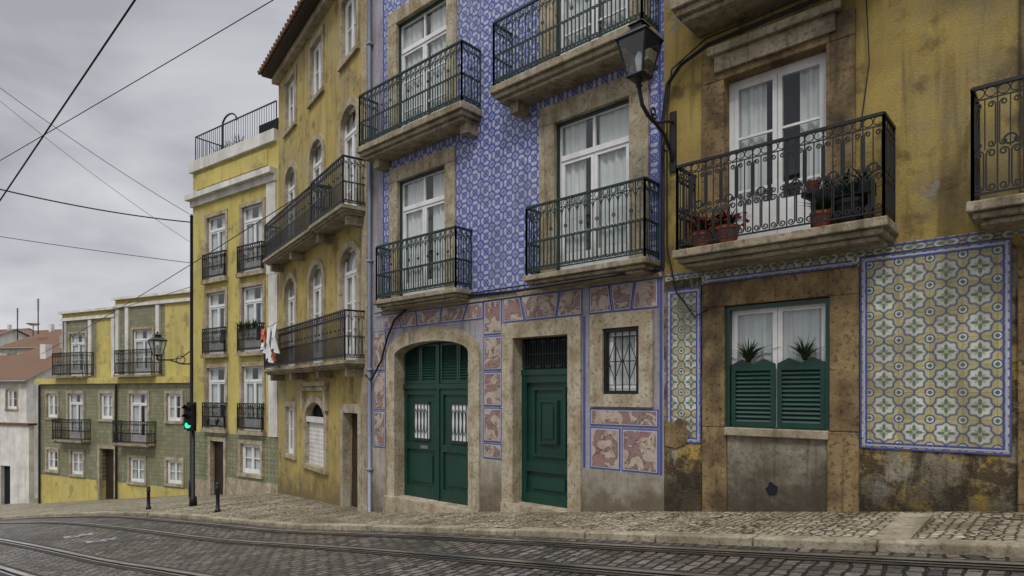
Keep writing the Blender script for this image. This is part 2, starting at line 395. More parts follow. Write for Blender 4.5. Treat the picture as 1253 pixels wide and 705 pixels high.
def window(B, x0, x1, z0, z1, y=.14, transom=None, rows=2, cols=2, curt=.9, fm='frame', leaf=True, mul=False, drop=1., pan=.3):
    f = B.p('window_frames', fm); g = B.p('window_glass', 'glass'); c = B.p('curtains', 'curtain'); d = B.p('window_interior', 'dark')
    x0 += .004; x1 -= .004; z0 += .004; z1 -= .004; w = .065; b = .05
    f.box(x0, x0 + w, y, y + b, z0, z1); f.box(x1 - w, x1, y, y + b, z0, z1)
    f.box(x0 + w, x1 - w, y + .002, y + b, z1 - w, z1); f.box(x0 + w, x1 - w, y + .002, y + b, z0, z0 + w * 1.5)
    zt = z1 - w
    if transom:
        f.box(x0 + w, x1 - w, y - .012, y + b - .002, transom - .045, transom + .045); zt = transom - .045
        if mul: f.box((x0 + x1) / 2 - .025, (x0 + x1) / 2 + .025, y + .004, y + b - .004, transom + .045, z1 - w)
    zb = z0 + w * 1.5
    n = cols; W = (x1 - x0 - 2 * w)
    if leaf:
        for k in range(n):
            a = x0 + w + W * k / n + .004; e = x0 + w + W * (k + 1) / n - .004
            f.box(a, a + .06, y + .006, y + b + .01, zb, zt); f.box(e - .06, e, y + .006, y + b + .01, zb, zt)
            f.box(a + .06, e - .06, y + .008, y + b + .008, zt - .06, zt)
            f.box(a + .06, e - .06, y + .008, y + b + .008, zb, zb + (pan if z1 - z0 > 2 else .06))
            for r in range(1, rows):
                zz = zb + (zt - zb) * r / rows
                f.box(a + .06, e - .06, y + .014, y + b, zz - .016, zz + .016)
    g.quad((x0, y + .03, z0), (x1, y + .03, z0), (x1, y + .03, z1), (x0, y + .03, z1))
    if curt > 0:
        m = 44; zc = z1 - (z1 - z0) * drop; pr = None; ph = random.uniform(0, 6); sk = random.uniform(-.12, .12)
        for k in range(m + 1):
            t = k / m; xx = x0 + (x1 - x0) * t; yy = y + .095 + .022 * sin(k * 1.45 + ph) + .01 * sin(k * .7 + ph)
            gap = abs(t - .5 - sk) * 2
            if pr and gap > 1 - curt:
                c.quad((pr[0], pr[1], zc), (xx, yy, zc), (xx, yy, z1), (pr[0], pr[1], z1))
            pr = (xx, yy)
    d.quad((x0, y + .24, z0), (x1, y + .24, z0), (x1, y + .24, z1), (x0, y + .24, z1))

def spiral(cx, cz, R, a0, turns, n=12, inward=True):
    o = []
    for k in range(n + 1):
        t = k / n; r = R * (1 - .72 * t); a = a0 + turns * 2 * pi * t
        o.append((cx + r * cos(a), cz + r * sin(a)))
    return o
def s_scroll(cx, z0, z1, R, d):
    up = spiral(cx + d * R, z1 - R, R, pi if d > 0 else 0, -1.3 * d if d > 0 else 1.3, 12)
    lo = spiral(cx - d * R, z0 + R, R, 0 if d > 0 else pi, -1.3 * d if d > 0 else 1.3, 12)
    return lo[::-1] + up
def c_scroll(cx, z0, z1, R, d):
    up = spiral(cx + d * R, z1 - R, R, pi if d > 0 else 0, -1.25 if d > 0 else 1.25, 12)
    lo = spiral(cx + d * R, z0 + R, R, pi if d > 0 else 0, 1.25 if d > 0 else -1.25, 12)
    return lo[::-1] + up
def railing(q, path, z0, h, style='bars', step=.12):
    for (ax, ay), (bx, by) in zip(path, path[1:]):
        L = math.hypot(bx - ax, by - ay); dx, dy = (bx - ax) / L, (by - ay) / L; ref = (-dy, dx, 0)
        mp = lambda t, z: (ax + dx * t, ay + dy * t, z0 + z)
        q.tube([mp(0, h), mp(L, h)], .026, 4, ref); q.tube([mp(0, .07), mp(L, .07)], .014, 4, ref)
        for t in (0, L): q.tube([mp(t, 0), mp(t, h)], .02, 4, ref)
        if style != 'bars':
            q.tube([mp(0, h - .13), mp(L, h - .13)], .009, 4, ref)
        n = max(2, round(L / step)); st = L / n
        for i in range(n + 1): q.tube([mp(i * st, .07), mp(i * st, h)], .0095, 4, ref)
        circ = lambda c, z, r, w=.007: q.tube([mp(c + r * cos(k * pi / 6), z + r * sin(k * pi / 6)) for k in range(13)], w, 4, ref)
        if style == 'scroll':
            for i in range(n):
                c = (i + .5) * st; R = st * .19
                for d in (-1, 1): q.tube([mp(a, z) for a, z in c_scroll(c + d * st * .04, .09, h * .50, R, d)], .009, 4, ref)
                q.tube([mp(c, h * .5), mp(c, h - .13)], .007, 4, ref)
                q.tube([mp(c + st * .5 * cos(a), h - .13 - .15 + .14 * sin(a)) for a in [pi * k / 8 for k in range(9)]], .008, 4, ref)
                if i % 2: circ(c, h * .62, R * .9, .009)
                circ(c, h - .065, .045)
        if style == 'lyre':
            for i in range(n):
                c = (i + .5) * st; R = st * .2
                for d in (-1, 1):
                    q.tube([mp(a, z) for a, z in c_scroll(c + d * st * .05, .09, h * .44, R, d)], .010, 4, ref)
                    q.tube([mp(a, z) for a, z in c_scroll(c + d * st * .42, h * .46, h * .86, R * .8, -d)], .009, 4, ref)
                q.tube([mp(c, h * .44), mp(c, h - .13)], .008, 4, ref)
                circ(c - st * .25, h - .065, .05); circ(c + st * .25, h - .065, .05)
                if i % 2: circ(c, h * .5, .05, .012)
def balcony(B, x0, x1, zt, h, p, style='scroll', mat='irong', th=.2, step=.15, smat='slab'):
    s = B.p('balcony_slabs', smat)
    s.box(x0 - .05, x1 + .05, -p - .06, .05, zt - th * .45, zt); s.box(x0, x1, -p, .05, zt - th * .75, zt - th * .45 - .003)
    s.box(x0 + .06, x1 - .06, -p + .07, .05, zt - th, zt - th * .75 - .003)
    railing(B.p('balcony_railings', mat), [(x0, 0), (x0, -p), (x1, -p), (x1, 0)], zt, h, style, step)
def louvers(q, x0, x1, z0, z1, y, pitch=.06, fr=.06):
    q.box(x0, x0 + fr, y - .02, y + .02, z0, z1); q.box(x1 - fr, x1, y - .02, y + .02, z0, z1)
    q.box(x0 + fr, x1 - fr, y - .018, y + .02, z0, z0 + fr); q.box(x0 + fr, x1 - fr, y - .018, y + .02, z1 - fr, z1)
    n = int((z1 - z0 - 2 * fr) / pitch)
    for k in range(n):
        z = z0 + fr + (k + .5) * (z1 - z0 - 2 * fr) / n
        q.quad((x0 + fr, y - .015, z - pitch * .42), (x1 - fr, y - .015, z - pitch * .42), (x1 - fr, y + .02, z + pitch * .42), (x0 + fr, y + .02, z + pitch * .42))
    q.quad((x0 + fr, y + .024, z0), (x1 - fr, y + .024, z0), (x1 - fr, y + .024, z1), (x0 + fr, y + .024, z1))
def blades(q, c, n, L, sp=.5, wd=1.):
    for _ in range(n):
        a = random.uniform(0, 2 * pi); l = L * random.uniform(.5, 1); s = random.uniform(.15, 1) * sp; w = random.uniform(.008, .02) * wd
        pr = None
        for k in range(5):
            t = k / 4; r = l * s * t ** 1.3; z = l * (t - .45 * s * t * t)
            ww = w * (1 - t * .9); x, y = c[0] + r * cos(a), c[1] + r * sin(a)
            cur = ((x - ww * sin(a), y + ww * cos(a), c[2] + z), (x + ww * sin(a), y - ww * cos(a), c[2] + z))
            if pr: q.quad(pr[0], pr[1], cur[1], cur[0])
            pr = cur

# ---------------------------------------------------------------- terrain
PU = [-300, -120, -70, -42.3, -30.5, -25.3, -19.8, -12.2, -7.5, -4.6, 0, 20, 45, 400]
PZ = [-14, -13, -9, -6.1, -4.75, -4.0, -3.35, -2.78, -2.17, -1.8, -1.22, 1.3, 3, 4]
def lerp(u, A, Bz):
    if u <= A[0]: return Bz[0]
    for a, b, c, d in zip(A, A[1:], Bz, Bz[1:]):
        if u <= b: return c + (d - c) * (u - a) / (b - a)
    return Bz[-1]
def gz(u): return sum(lerp(u + k, PU, PZ) for k in (-1.2, -.6, 0, .6, 1.2)) / 5
KU = [-80, -60, -42, -29, -22, -16, -10, -6, 0, 30]; KY = [-26, -15, -8, -4.4, -3., -2.15, -1.75, -1.95, -2.05, -2.1]
def ky(u): return sum(lerp(u + k, KU, KY) for k in (-3, -1.5, 0, 1.5, 3)) / 5
us = [-700, -400, -300, -220, -160, -120, -100, -90] + [-80 + i * .75 for i in range(0, 148)] + [35, 45, 80, 150, 400, 700]
def sheet(name, uu, vf, dz, mat, nv=2):
    q = P()
    for a in uu:
        for v in vf(a): q.v.append((a, v, gz(a) + dz))
    m = len(vf(uu[0]))
    for i in range(len(uu) - 1):
        for j in range(m - 1): q.f.append((i * m + j, (i + 1) * m + j, (i + 1) * m + j + 1, i * m + j + 1))
    return single(name, q, mat, True)
sheet('ground', us, lambda u: [-600, -100, -40, -15, 0, 15, 40, 100, 600], -.17, 'soil')
uu = [-79 + i * .5 for i in range(0, 215)]
sheet('road', uu, lambda u: [ky(u) - 16, ky(u) - 12, ky(u) - 8, ky(u) - 4, ky(u) - 2, ky(u) + .1], -.08, 'setts')
sheet('pavement', uu, lambda u: [ky(u) + .16, ky(u) + 1, ky(u) + 2, 3.5 + max(0, -u - 30) * .1], 0, 'calc')
q = P(); u = -60.
while u < 27:
    L = random.uniform(.9, 1.3); a, b = u + .01, u + L - .01; ya, yb = ky(a), ky(b); j = random.uniform(-.012, .014); jy = random.uniform(-.015, .015)
    i = len(q.v); za, zb = gz(a) + .004 + j, gz(b) + .004 + j
    for (x, y, z) in ((a, ya + jy, za), (b, yb + jy, zb)):
        q.v += [(x, y, z - .3), (x, y, z), (x, y + .2, z), (x, y + .2, z - .3)]
    q.f += [(i, i + 4, i + 5, i + 1), (i + 1, i + 5, i + 6, i + 2), (i + 2, i + 6, i + 7, i + 3), (i, i + 1, i + 2, i + 3), (i + 7, i + 6, i + 5, i + 4)]
    u += L
o = single('kerb', q, 'kerb'); bm = o.modifiers.new('b', 'BEVEL'); bm.width = .02; bm.segments = 2
tt = Thing('tram_track')
for off in (.32, 1.42, 3.4, 4.5):
    q = tt.p('rail', 'rail'); g = tt.p('rail_groove', 'dark'); rs = tt.p('rail_flange', 'rust')
    for (qq, w0, w1, dz) in ((q, 0, .085, -.060), (g, .089, .14, -.072), (q, .144, .175, -.062), (rs, -.09, -.004, -.070), (rs, .179, .25, -.071)):
        pr = None
        for a in uu:
            y = ky(a) - off; c = [(a, y - w1, gz(a) + dz), (a, y - w0, gz(a) + dz)]
            if pr: qq.quad(pr[0], c[0], c[1], pr[1])
            pr = c
tt.done()
rm = P()
for (a, y0, y1, w) in ((-15.2, -4.9, -4.35, .35), (-16.6, -5.0, -4.4, .4)):
    rm.quad((a, y0, gz(a) - .074), (a + w, y0, gz(a + w) - .074), (a + w, y1, gz(a + w) - .074), (a, y1, gz(a) - .074))
single('road_marking', rm, 'paint')

# ---------------------------------------------------------------- blue tiled townhouse (middle)
B = Thing('blue_tiled_townhouse')
X0, X1 = -12.24, -4.63
wins = [(-11.11, -9.55, 2.0, 4.66), (-6.72, -5.22, 2.0, 4.68), (-11.15, -9.5, 5.45, 8.15), (-6.72, -5.22, 5.45, 8.15), (-11.1, -9.55, 8.9, 10.9), (-6.7, -5.25, 8.9, 10.9)]
gar = (-11.2, -8.85, -2.32, 1.08); dr = (-7.68, -6.42, -2.05, 1.0); sw = (-5.72, -5.04, -.03, 1.04)
H = wins + [gar, dr, sw]
wall(B.p('plinth', 'cream'), X0, X1, -3.6, -1.27, H)
wall(B.p('lower_wall', 'lav'), X0, X1, -1.27, 1.8, H)
wall(B.p('tiled_wall', 'blue'), -11.68, X1, 1.8, 11.4, H)
wall(B.p('edge_pilaster', 'lav'), X0, -11.68, 1.8, 11.4, [])
shell(B.p('side_walls', 'lav'), X0, X1, -3.6, 11.4)
B.p('cornice', 'stone').box(X0 - .1, X1, -.35, .3, 11.4, 11.75)
r = B.p('roof', 'roof'); r.quad((X0 - .1, -.5, 11.76), (X1, -.5, 11.76), (X1, 4.5, 13.8), (X0 - .1, 4.5, 13.8)); r.quad((X0, 4.5, 13.8), (X1, 4.5, 13.8), (X1, 9, 11.4), (X0, 9, 11.4))
B.p('string_course', 'stone').box(X0 + .55, X1 - .01, -.035, .02, 1.76, 1.83)
S = B.p('window_surrounds', 'stone')
for (a, b, c, d) in wins: surround(S, a, b, c - .003, d, .34 if a > -8 else .3, .04)
for (a, b, c, d) in wins: window(B, a, b, c, d, .09, transom=d - .62, rows=3, curt=.86, mul=True)
G = B.p('outer_window_frames', 'dgreen')
for (a, b, c, d) in wins:
    G.box(a + .0045, a + .045, .045, .088, c, d - .006); G.box(b - .045, b - .0045, .045, .088, c, d - .006); G.box(a + .045, b - .045, .047, .088, d - .05, d - .006)
balcony(B, -11.33, -8.8, 2.0, 1.17, .42)
balcony(B, -7.02, -4.72, 2.0, 1.17, .42)
balcony(B, -11.85, -8.55, 5.45, 1.15, .5, th=.28)
balcony(B, -7.72, -4.72, 5.45, 1.15, .5, th=.28)
for x0, x1 in ((-11.6, -8.8), (-7.5, -4.9)):
    for x in (x0, x1): B.p('balcony_corbels', 'slab').box(x, x + .18, -.3, .02, 4.98, 5.165)
S2 = B.p('door_surrounds', 'stone')
ZS = .80
arch(S2, gar[0], gar[1], -2.7, ZS, 1.08, .3, .045, .26)
cx = (gar[0] + gar[1]) / 2; a_ = (gar[1] - gar[0]) / 2
for k in range(14):
    t0, t1 = pi * k / 14, pi * (k + 1) / 14
    p0 = (cx + a_ * cos(t0), ZS + (1.08 - ZS) * sin(t0)); p1 = (cx + a_ * cos(t1), ZS + (1.08 - ZS) * sin(t1))
    S2.prism([p0, p1, (p1[0], 1.081), (p0[0], 1.081)], .004, .255)
surround(S2, dr[0], dr[1], -2.6, dr[3], .27, .045, wt=.28, dp=.26)
surround(S2, sw[0], sw[1], sw[2], sw[3], .24, .045, dp=.12); S2.box(sw[0] - .24, sw[1] + .24, -.05, .12, sw[2] - .2, sw[2] + .003)
S2.box(gar[0] - .3, gar[1] + .3, -.12, .5, -3., -2.3); S2.box(dr[0] - .25, dr[1] + .25, -.1, .5, -3., -2.035)
D = B.p('garage_door', 'green'); y = .24
D.box(gar[0], gar[1], y + .04, y + .07, -2.3, 1.08)
mid = cx
D.box(mid - .03, mid + .03, y - .03, y + .04, -2.29, 1.02); D.box(gar[0], gar[1], y - .035, y + .04, .08, .18)
for (a, b) in ((gar[0], mid - .03), (mid + .03, gar[1])):
    w = (b - a) / 2
    louvers(D, a + .02, a + w - .0, .19, 1.04, y + .01, .055, .05); louvers(D, a + w + .01, b - .02, .19, 1.04, y + .01, .055, .05)
    for (c, d) in ((-2.29, -2.05), (-1.25, -1.1), (-.05, .07)): D.box(a + .1, b - .1, y, y + .04, c, d)
    D.box(a + .005, a + .1, y - .002, y + .04, -2.29, .07); D.box(b - .1, b - .005, y - .002, y + .04, -2.29, .07)
    D.box(a + .2, b - .2, y + .01, y + .04, -1.95, -1.35)
    gx0, gx1 = (a + b) / 2 - .24, (a + b) / 2 + .24
    W = B.p('door_vision_panels', 'frame'); W.box(gx0, gx1, y + .02, y + .045, -1., -.25)
    IR = B.p('door_grilles', 'dgreen')
    for k in range(5):
        x = gx0 + .02 + k * .11; IR.tube([(x, y, -1.), (x, y, -.25)], .011, 4)
    for k in range(4):
        c = gx0 + .075 + k * .11
        IR.tube([(c + .05 * cos(t * pi / 4), y - .004, -.62 + .26 * sin(t * pi / 4)) for t in range(9)], .008, 4)
    IR.box(gx0 - .03, gx1 + .03, y + .0, y + .03, -.25, -.2); IR.box(gx0 - .03, gx1 + .03, y, y + .03, -1.05, -1.)
B.p('letter_slot', 'steel').box(-10.62, -10.38, y - .012, y + .03, -1.22, -1.15)
y = .22
D = B.p('entrance_door', 'green')
D.box(dr[0], dr[1], y + .05, y + .08, -2.035, .42)
D.box(dr[0], dr[0] + .12, y - .01, y + .05, -2.035, .32); D.box(dr[1] - .12, dr[1], y - .01, y + .05, -2.035, .32); D.box(dr[0], dr[1], y - .03, y + .05, .32, .42)
for (c, d) in ((.18, .32), (-1.45, -1.27), (-2.035, -1.85)): D.box(dr[0] + .12, dr[1] - .12, y - .004, y + .05, c, d)
D.box(dr[0] + .26, dr[1] - .26, y + .01, y + .05, -1.76, -1.54)
mx = (dr[0] + dr[1]) / 2
def ring(x0, x1, z0, z1, w, y0, y1):
    D.box(x0, x0 + w, y0, y1, z0, z1); D.box(x1 - w, x1, y0, y1, z0, z1); D.box(x0 + w, x1 - w, y0, y1, z0, z0 + w); D.box(x0 + w, x1 - w, y0, y1, z1 - w, z1)
ring(mx - .38, mx + .38, -1.17, .09, .05, y + .01, y + .05)
D.prism([(mx - .22, -.95), (mx + .22, -.95), (mx + .22, -.13), (mx - .22, -.13)], y + .015, y + .05)
ring(mx - .2, mx + .2, -.93, -.15, .03, y - .008, y + .015)
D.prism([(mx - .11, -.83), (mx + .11, -.83), (mx + .11, -.25), (mx - .11, -.25)], y - .006, y + .014)
B.p('door_knob', 'steel').lathe((dr[1] - .1, y - .05, -.75), [(.0, -.03), (.035, 0), (.0, .03)], 10)
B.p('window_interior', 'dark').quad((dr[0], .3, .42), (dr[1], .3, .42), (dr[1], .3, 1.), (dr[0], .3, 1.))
IR = B.p('transom_grille', 'irong')
for k in range(11):
    x = dr[0] + .03 + k * .12; IR.tube([(x, y, .42), (x, y, 1.)], .01, 4)
for k in range(10):
    c = dr[0] + .09 + k * .12; IR.tube([(a, y - .003, z) for a, z in s_scroll(c, .45, .95, .026, 1 if k % 2 else -1)], .008, 4)
IR.tube([(dr[0], y, .7), (dr[1], y, .7)], .01, 4)
window(B, sw[0], sw[1], sw[2], sw[3], .07, rows=1, cols=1, curt=1, fm='frame')
IR = B.p('window_bars', 'iron')
for k in range(5):
    x = sw[0] + .08 + k * .13; IR.tube([(x, .03, sw[2]), (x, .03, sw[3])], .011, 4)
for z in (.12, .5, .9): IR.tube([(sw[0], .03, z), (sw[1], .03, z)], .009, 4)
for (x, s_) in ((sw[0] + .2, .16), (sw[0] + .48, .16)):
    IR.tube([(x - .12, .026, .5), (x, .026, .8), (x + .12, .026, .5), (x, .026, .2), (x - .12, .026, .5)], .009, 4)
IR.box(sw[0] + .004, sw[0] + .06, .0, .065, sw[2], sw[3] - .006); IR.box(sw[1] - .06, sw[1] - .004, .0, .065, sw[2], sw[3] - .006)
IR.box(sw[0] + .06, sw[1] - .06, .002, .065, sw[3] - .065, sw[3] - .006); IR.box(sw[0] + .06, sw[1] - .06, .002, .065, sw[2] + .004, sw[2] + .06)
def inset(p, d):
    cxx = sum(a for a, _ in p) / 4; czz = sum(b for _, b in p) / 4
    return [(a + d * (1 if a < cxx else -1), b + d * (1 if b < czz else -1)) for a, b in p]
def mpanel(x0, x1, z0, z1, s0=0, s1=0):
    p = [(x0, z0), (x1, z0), (x1 + s1, z1), (x0 + s0, z1)]
    B.p('tile_border_blue', 'blueline').prism(p, -.008, .01); B.p('tile_border_white', 'whiteline').prism(inset(p, .02), -.012, .01)
    B.p('marbled_tile_panels', 'marble').prism(inset(p, .038), -.016, .01)
zt, zb = 1.75, 1.42
for (a, b, s0, s1) in ((-11.62, -11.0, 0, -.12), (-10.98, -10.45, -.12, -.05), (-10.43, -9.72, -.05, .05), (-9.70, -9.05, .05, .14), (-9.03, -8.47, .14, 0)): mpanel(a, b, zb, zt, s0, s1)
for (c, d) in ((1.1, 1.75), (.42, 1.07), (-.26, .39), (-.94, -.29), (-1.26, -.97)): mpanel(-8.46, -7.98, c, d)
for (a, b, s0, s1) in ((-7.95, -7.42, 0, -.1), (-7.4, -6.7, -.1, .08), (-6.68, -6.14, .08, 0)): mpanel(a, b, 1.3, 1.75, s0, s1)
for (a, b, s0, s1) in ((-6.0, -5.55, 0, -.06), (-5.53, -5.2, -.06, .06), (-5.18, -4.72, .06, 0)): mpanel(a, b, 1.3, 1.75, s0, s1)
mpanel(-5.98, -4.72, -.54, -.26); mpanel(-5.98, -5.4, -1.25, -.57); mpanel(-5.37, -4.72, -1.25, -.57)
for (c, d) in ((.5, 1.39), (-.4, .47), (-1.25, -.43)): mpanel(-12.0, -11.56, c, d)
BL = B.p('tile_border_blue', 'blueline')
BL.box(-6.12, -6.08, -.008, .01, -1.25, 1.28); BL.box(-4.70, -4.66, -.008, .01, -1.25, 1.78)
BL.box(-4.72, -4.68, -.007, .01, 1.84, 11.3); BL.box(-11.66, -11.62, -.007, .01, 1.84, 11.3); BL.box(-11.6, -4.74, -.007, .01, 1.85, 1.89)
B.p('drain_pipe', 'pipe').tube([(-12.08, -.07, z) for z in (-2.75, 0, 4, 8, 11.4)], .045, 8)
for z in (-1.8, .5, 3, 5.5, 8): B.p('drain_pipe', 'pipe').box(-12.14, -12.02, -.125, .0, z, z + .05)
B.p('wall_cable', 'cable').tube([(-4.66, -.09, 1.86), (-5.4, -.5, 1.78), (-6.9, -.5, 1.76), (-7.6, -.07, 1.85), (-9, -.07, 1.9), (-10.7, -.07, 1.82), (-11.15, -.07, 1.6), (-11.4, -.07, 1.25), (-11.65, -.07, .7), (-11.98, -.1, .28), (-12.2, -.1, .4)], .024, 5)
B.p('wall_cable', 'cable').tube([(-4.67, -.06, 1.92), (-7, -.06, 1.93), (-9.5, -.06, 1.93), (-11.9, -.06, 1.8)], .014, 4)
B.done(smooth=('drain_pipe',), bevel=('window_surrounds', 'door_surrounds', 'balcony_slabs'))

# ---------------------------------------------------------------- mustard townhouse (right)
B = Thing('mustard_townhouse')
X0, X1 = -4.63, 7.
fw = [(-3.68, -2.34, 1.98, 4.42), (-.1, 1.25, 1.98, 4.42), (3.4, 4.75, 1.98, 4.42), (-3.68, -2.34, 5.45, 7.9), (-.1, 1.25, 5.45, 7.9), (3.4, 4.75, 5.45, 7.9)]
lw = [(-3.67, -2.30, -.49, 1.22), (-.12, 1.25, -1.2, 1.22)]
wall(B.p('lower_wall', 'grime'), X0, X1, -3, 1.78, fw + lw)
wall(B.p('upper_wall', 'mustard'), X0, X1, 1.78, 9.3, fw + lw)
shell(B.p('side_walls', 'mustard'), X0, X1, -3, 9.3)
B.p('cornice', 'stone').box(X0, X1, -.35, .3, 9.3, 9.6)
r = B.p('roof', 'roof'); r.quad((X0, -.5, 9.61), (X1, -.5, 9.61), (X1, 4.5, 11.6), (X0, 4.5, 11.6)); r.quad((X0, 4.5, 11.6), (X1, 4.5, 11.6), (X1, 9, 9.3), (X0, 9, 9.3))
S = B.p('window_surrounds', 'stone_old')
for (a, b, c, d) in fw:
    surround(S, a, b, c - .003, d, .33, .05, dp=.24)
    S3 = B.p('window_hoods', 'slab'); S3.box(a - .2, b + .2, -.17, .02, d + .33, d + .45); S3.box(a - .12, b + .12, -.1, .02, d + .1, d + .33)
    window(B, a, b, c, d, .15, transom=None, rows=3, curt=.66 if a < -3 else .9, drop=.85, pan=.55)
for (a, b, c, d) in lw: surround(S, a, b, c, d, .33, .05, dp=.2)
S.box(-4.0, -3.64, -.052, .02, -1.75, -.494); S.box(-2.33, -1.97, -.052, .02, -1.6, -.494); S.box(-.45, -.09, -.052, .02, -1.6, -1.2)
B.p('window_sills', 'slab').box(-3.66, -2.31, -.09, .2, -.6, -.487)
B.p('apron', 'grey').box(-3.635, -2.335, -.02, .02, -1.8, -.605)
T = B.p('azulejo_panels', 'flower'); BL = B.p('tile_borders', 'blueline'); WL = B.p('tile_border_white', 'whiteline')
def tp(x0, x1, z0, z1, edges='lrtb'):
    T.box(x0, x1, -.012, .01, z0, z1)
    for off, QQ, yy in ((.0, BL, -.018), (.035, WL, -.016), (.06, BL, -.0175)):
        w = .018
        if 'l' in edges: QQ.box(x0 + off, x0 + off + w, yy, .0, z0 + off, z1 - off)
        if 'r' in edges: QQ.box(x1 - off - w, x1 - off, yy, .0, z0 + off, z1 - off)
        if 't' in edges: QQ.box(x0 + off + w, x1 - off - w, yy - .001, .0, z1 - off - w, z1 - off)
        if 'b' in edges: QQ.box(x0 + off + w, x1 - off - w, yy - .001, .0, z0 + off, z0 + off + w)
tp(-4.58, -4.03, -.74, 1.54); tp(-1.96, -.5, -.68, 1.66)
T.box(-4.6, 6.9, -.010, .01, 1.545 + .13, 1.775); tp(-4.02, -1.97, 1.56, 1.672, 'b')
BL.box(-4.6, 6.9, -.016, .0, 1.745, 1.765)
tp(1.65, 6.5, -.6, 1.66)
# broken corner where tiles have fallen away
pl = [(-4.6, -.80), (-4.42, -.83), (-4.28, -.76), (-4.20, -.62), (-4.27, -.50), (-4.24, -.42), (-4.38, -.38), (-4.47, -.46), (-4.6, -.42)]
B.p('exposed_mortar', 'stone_old').prism(pl, -.026, .0)
window(B, -3.67, -2.30, -.49, 1.22, .09, rows=1, curt=1)
SH = B.p('shutters', 'green')
for (a, b) in ((-3.6, -3.0), (-2.97, -2.37)):
    louvers(SH, a, b, -.47, .36, .05, .058, .06)
    n = 8
    for k in range(n):
        t0, t1 = k / n, (k + 1) / n; f = lambda t: .36 + .07 * sin(t * pi * 2 + (pi if a > -3 else 0)) ** 2 + .03
        SH.prism([(a + (b - a) * t0, .36), (a + (b - a) * t1, .36), (a + (b - a) * t1, f(t1)), (a + (b - a) * t0, f(t0))], .03, .07)
SH.box(-3.666, -3.61, .0, .085, -.485, 1.2); SH.box(-2.36, -2.305, .0, .085, -.485, 1.2); SH.box(-3.61, -2.36, .0, .085, 1.15, 1.2); SH.box(-3.61, -2.36, .0, .085, -.487, -.475)
for x in (-3.36, -2.62):
    blades(B.p('window_plants', 'leaf'), (x, .04, .42), 70, .40, 1.3, 1.5)
balcony(B, -4.13, -1.6, 1.98, 1.17, .55, 'lyre', 'iron', .24, .21)
balcony(B, -.79, 1.9, 1.98, 1.17, .55, 'lyre', 'iron', .24, .21)
balcony(B, 2.9, 5.4, 1.98, 1.17, .55, 'lyre', 'iron', .24, .21)
balcony(B, -4.13, -1.6, 5.45, 1.15, .6, 'lyre', 'iron', .3, .21)
balcony(B, -.79, 1.9, 5.45, 1.15, .6, 'lyre', 'iron', .3, .21)
B.p('wall_cable', 'cable').tube([(.5, -.08, 5.0), (-1.2, -.08, 5.15), (-2.07, -.18, 4.95), (-2.96, -.2, 4.92), (-3.88, -.14, 4.93), (-4.3, -.1, 4.82), (-4.52, -.1, 4.6), (-4.6, -.09, 4.1), (-4.6, -.09, 1.86)], .03, 5)
B.p('wall_cable', 'cable').tube([(.5, -.08, 5.1), (-2.0, -.2, 5.04), (-3., -.22, 5.0), (-3.9, -.14, 5.03), (-4.45, -.1, 4.8), (-4.54, -.07, 4.2), (-4.54, -.07, 2.2), (-4.4, -.06, 1.5), (-4.1, -.06, 1.1), (-3.9, -.06, 1.2)], .012, 5)
B.p('wall_cable', 'cable').tube([(-1.9, -.06, 5.2), (-1.85, -.06, 4.0), (-1.95, -.06, 3.2)], .009, 4)
B.p('drain_hole', 'dark').prism([(-3.02 + (.07 + .02 * sin(t * 2.3)) * cos(t * pi / 6), -1.3 + (.09 + .02 * cos(t * 1.7)) * sin(t * pi / 6)) for t in range(12)], -.03, -.01)
B.done(bevel=('window_surrounds', 'balcony_slabs', 'window_sills', 'window_hoods'))
st = P(); a, b = -1.42, -1.12
st.v += [(a, -1.95, gz(a) + .02), (b, -1.95, gz(b) + .02), (b, -.6, gz(b) + .07), (a, -.6, gz(a) + .07), (a, -1.95, gz(a) - .3), (b, -1.95, gz(b) - .3), (b, -.6, gz(b) - .3), (a, -.6, gz(a) - .3)]
st.f += [(0, 1, 2, 3), (4, 5, 1, 0), (5, 6, 2, 1), (7, 3, 2, 6), (4, 0, 3, 7)]
single('stone_gutter_slab', st, 'kerb')
def pot(name, x, y, z, s, plant, mat='terra', red=False):
    t = Thing(name, (x, y, z)); t.p('pot', mat).lathe((0, 0, 0), [(.09 * s, 0), (.14 * s, .2 * s), (.15 * s, .2 * s), (.15 * s, .24 * s), (.12 * s, .24 * s)], 14)
    if plant: blades(t.p('leaves', 'leaf'), (0, 0, .22 * s), 130, plant, 1.3, 1.7)
    if red:
        for _ in range(55):
            a, r = random.uniform(0, 6.3), random.uniform(0, .3); t.p('flowers', 'red').lathe((r * cos(a), r * sin(a) * .6, .22 + random.uniform(.0, .24)), [(.005, -.02), (.035, 0), (.005, .02)], 5)
    t.done()
pot('potted_plant', -3.88, -.3, 1.985, 1., .36, red=True); pot('potted_plant', -3.5, -.32, 1.985, 1.1, .34, red=True)
pot('potted_plant', -2.0, -.3, 1.985, 1.3, .36, 'iron'); pot('potted_plant', -2.3, -.38, 1.985, .9, .3, 'terra')
t = Thing('plant_stand', (-2.42, -.3, 1.985))
t.p('stand', 'iron').lathe((0, 0, 0), [(.16, 0), (.16, .03), (.03, .06), (.025, .4), (.14, .46), (.14, .5)], 12)
t.p('pot', 'terra').lathe((0, 0, .503), [(.06, 0), (.1, .13), (.08, .13)], 12); t.done()
t = Thing('planter_box', (-2.05, -.3, 1.985)); t.p('box', 'iron').box(-.3, .3, -.12, .12, .35, .5)
for x in (-.27, .27): t.p('box', 'iron').box(x - .015, x + .015, -.1, .1, 0, .35)
for x in (-.2, 0, .2): blades(t.p('leaves', 'leaf'), (x, 0, .47), 35, .3, 1.1, 1.4)
t.done()

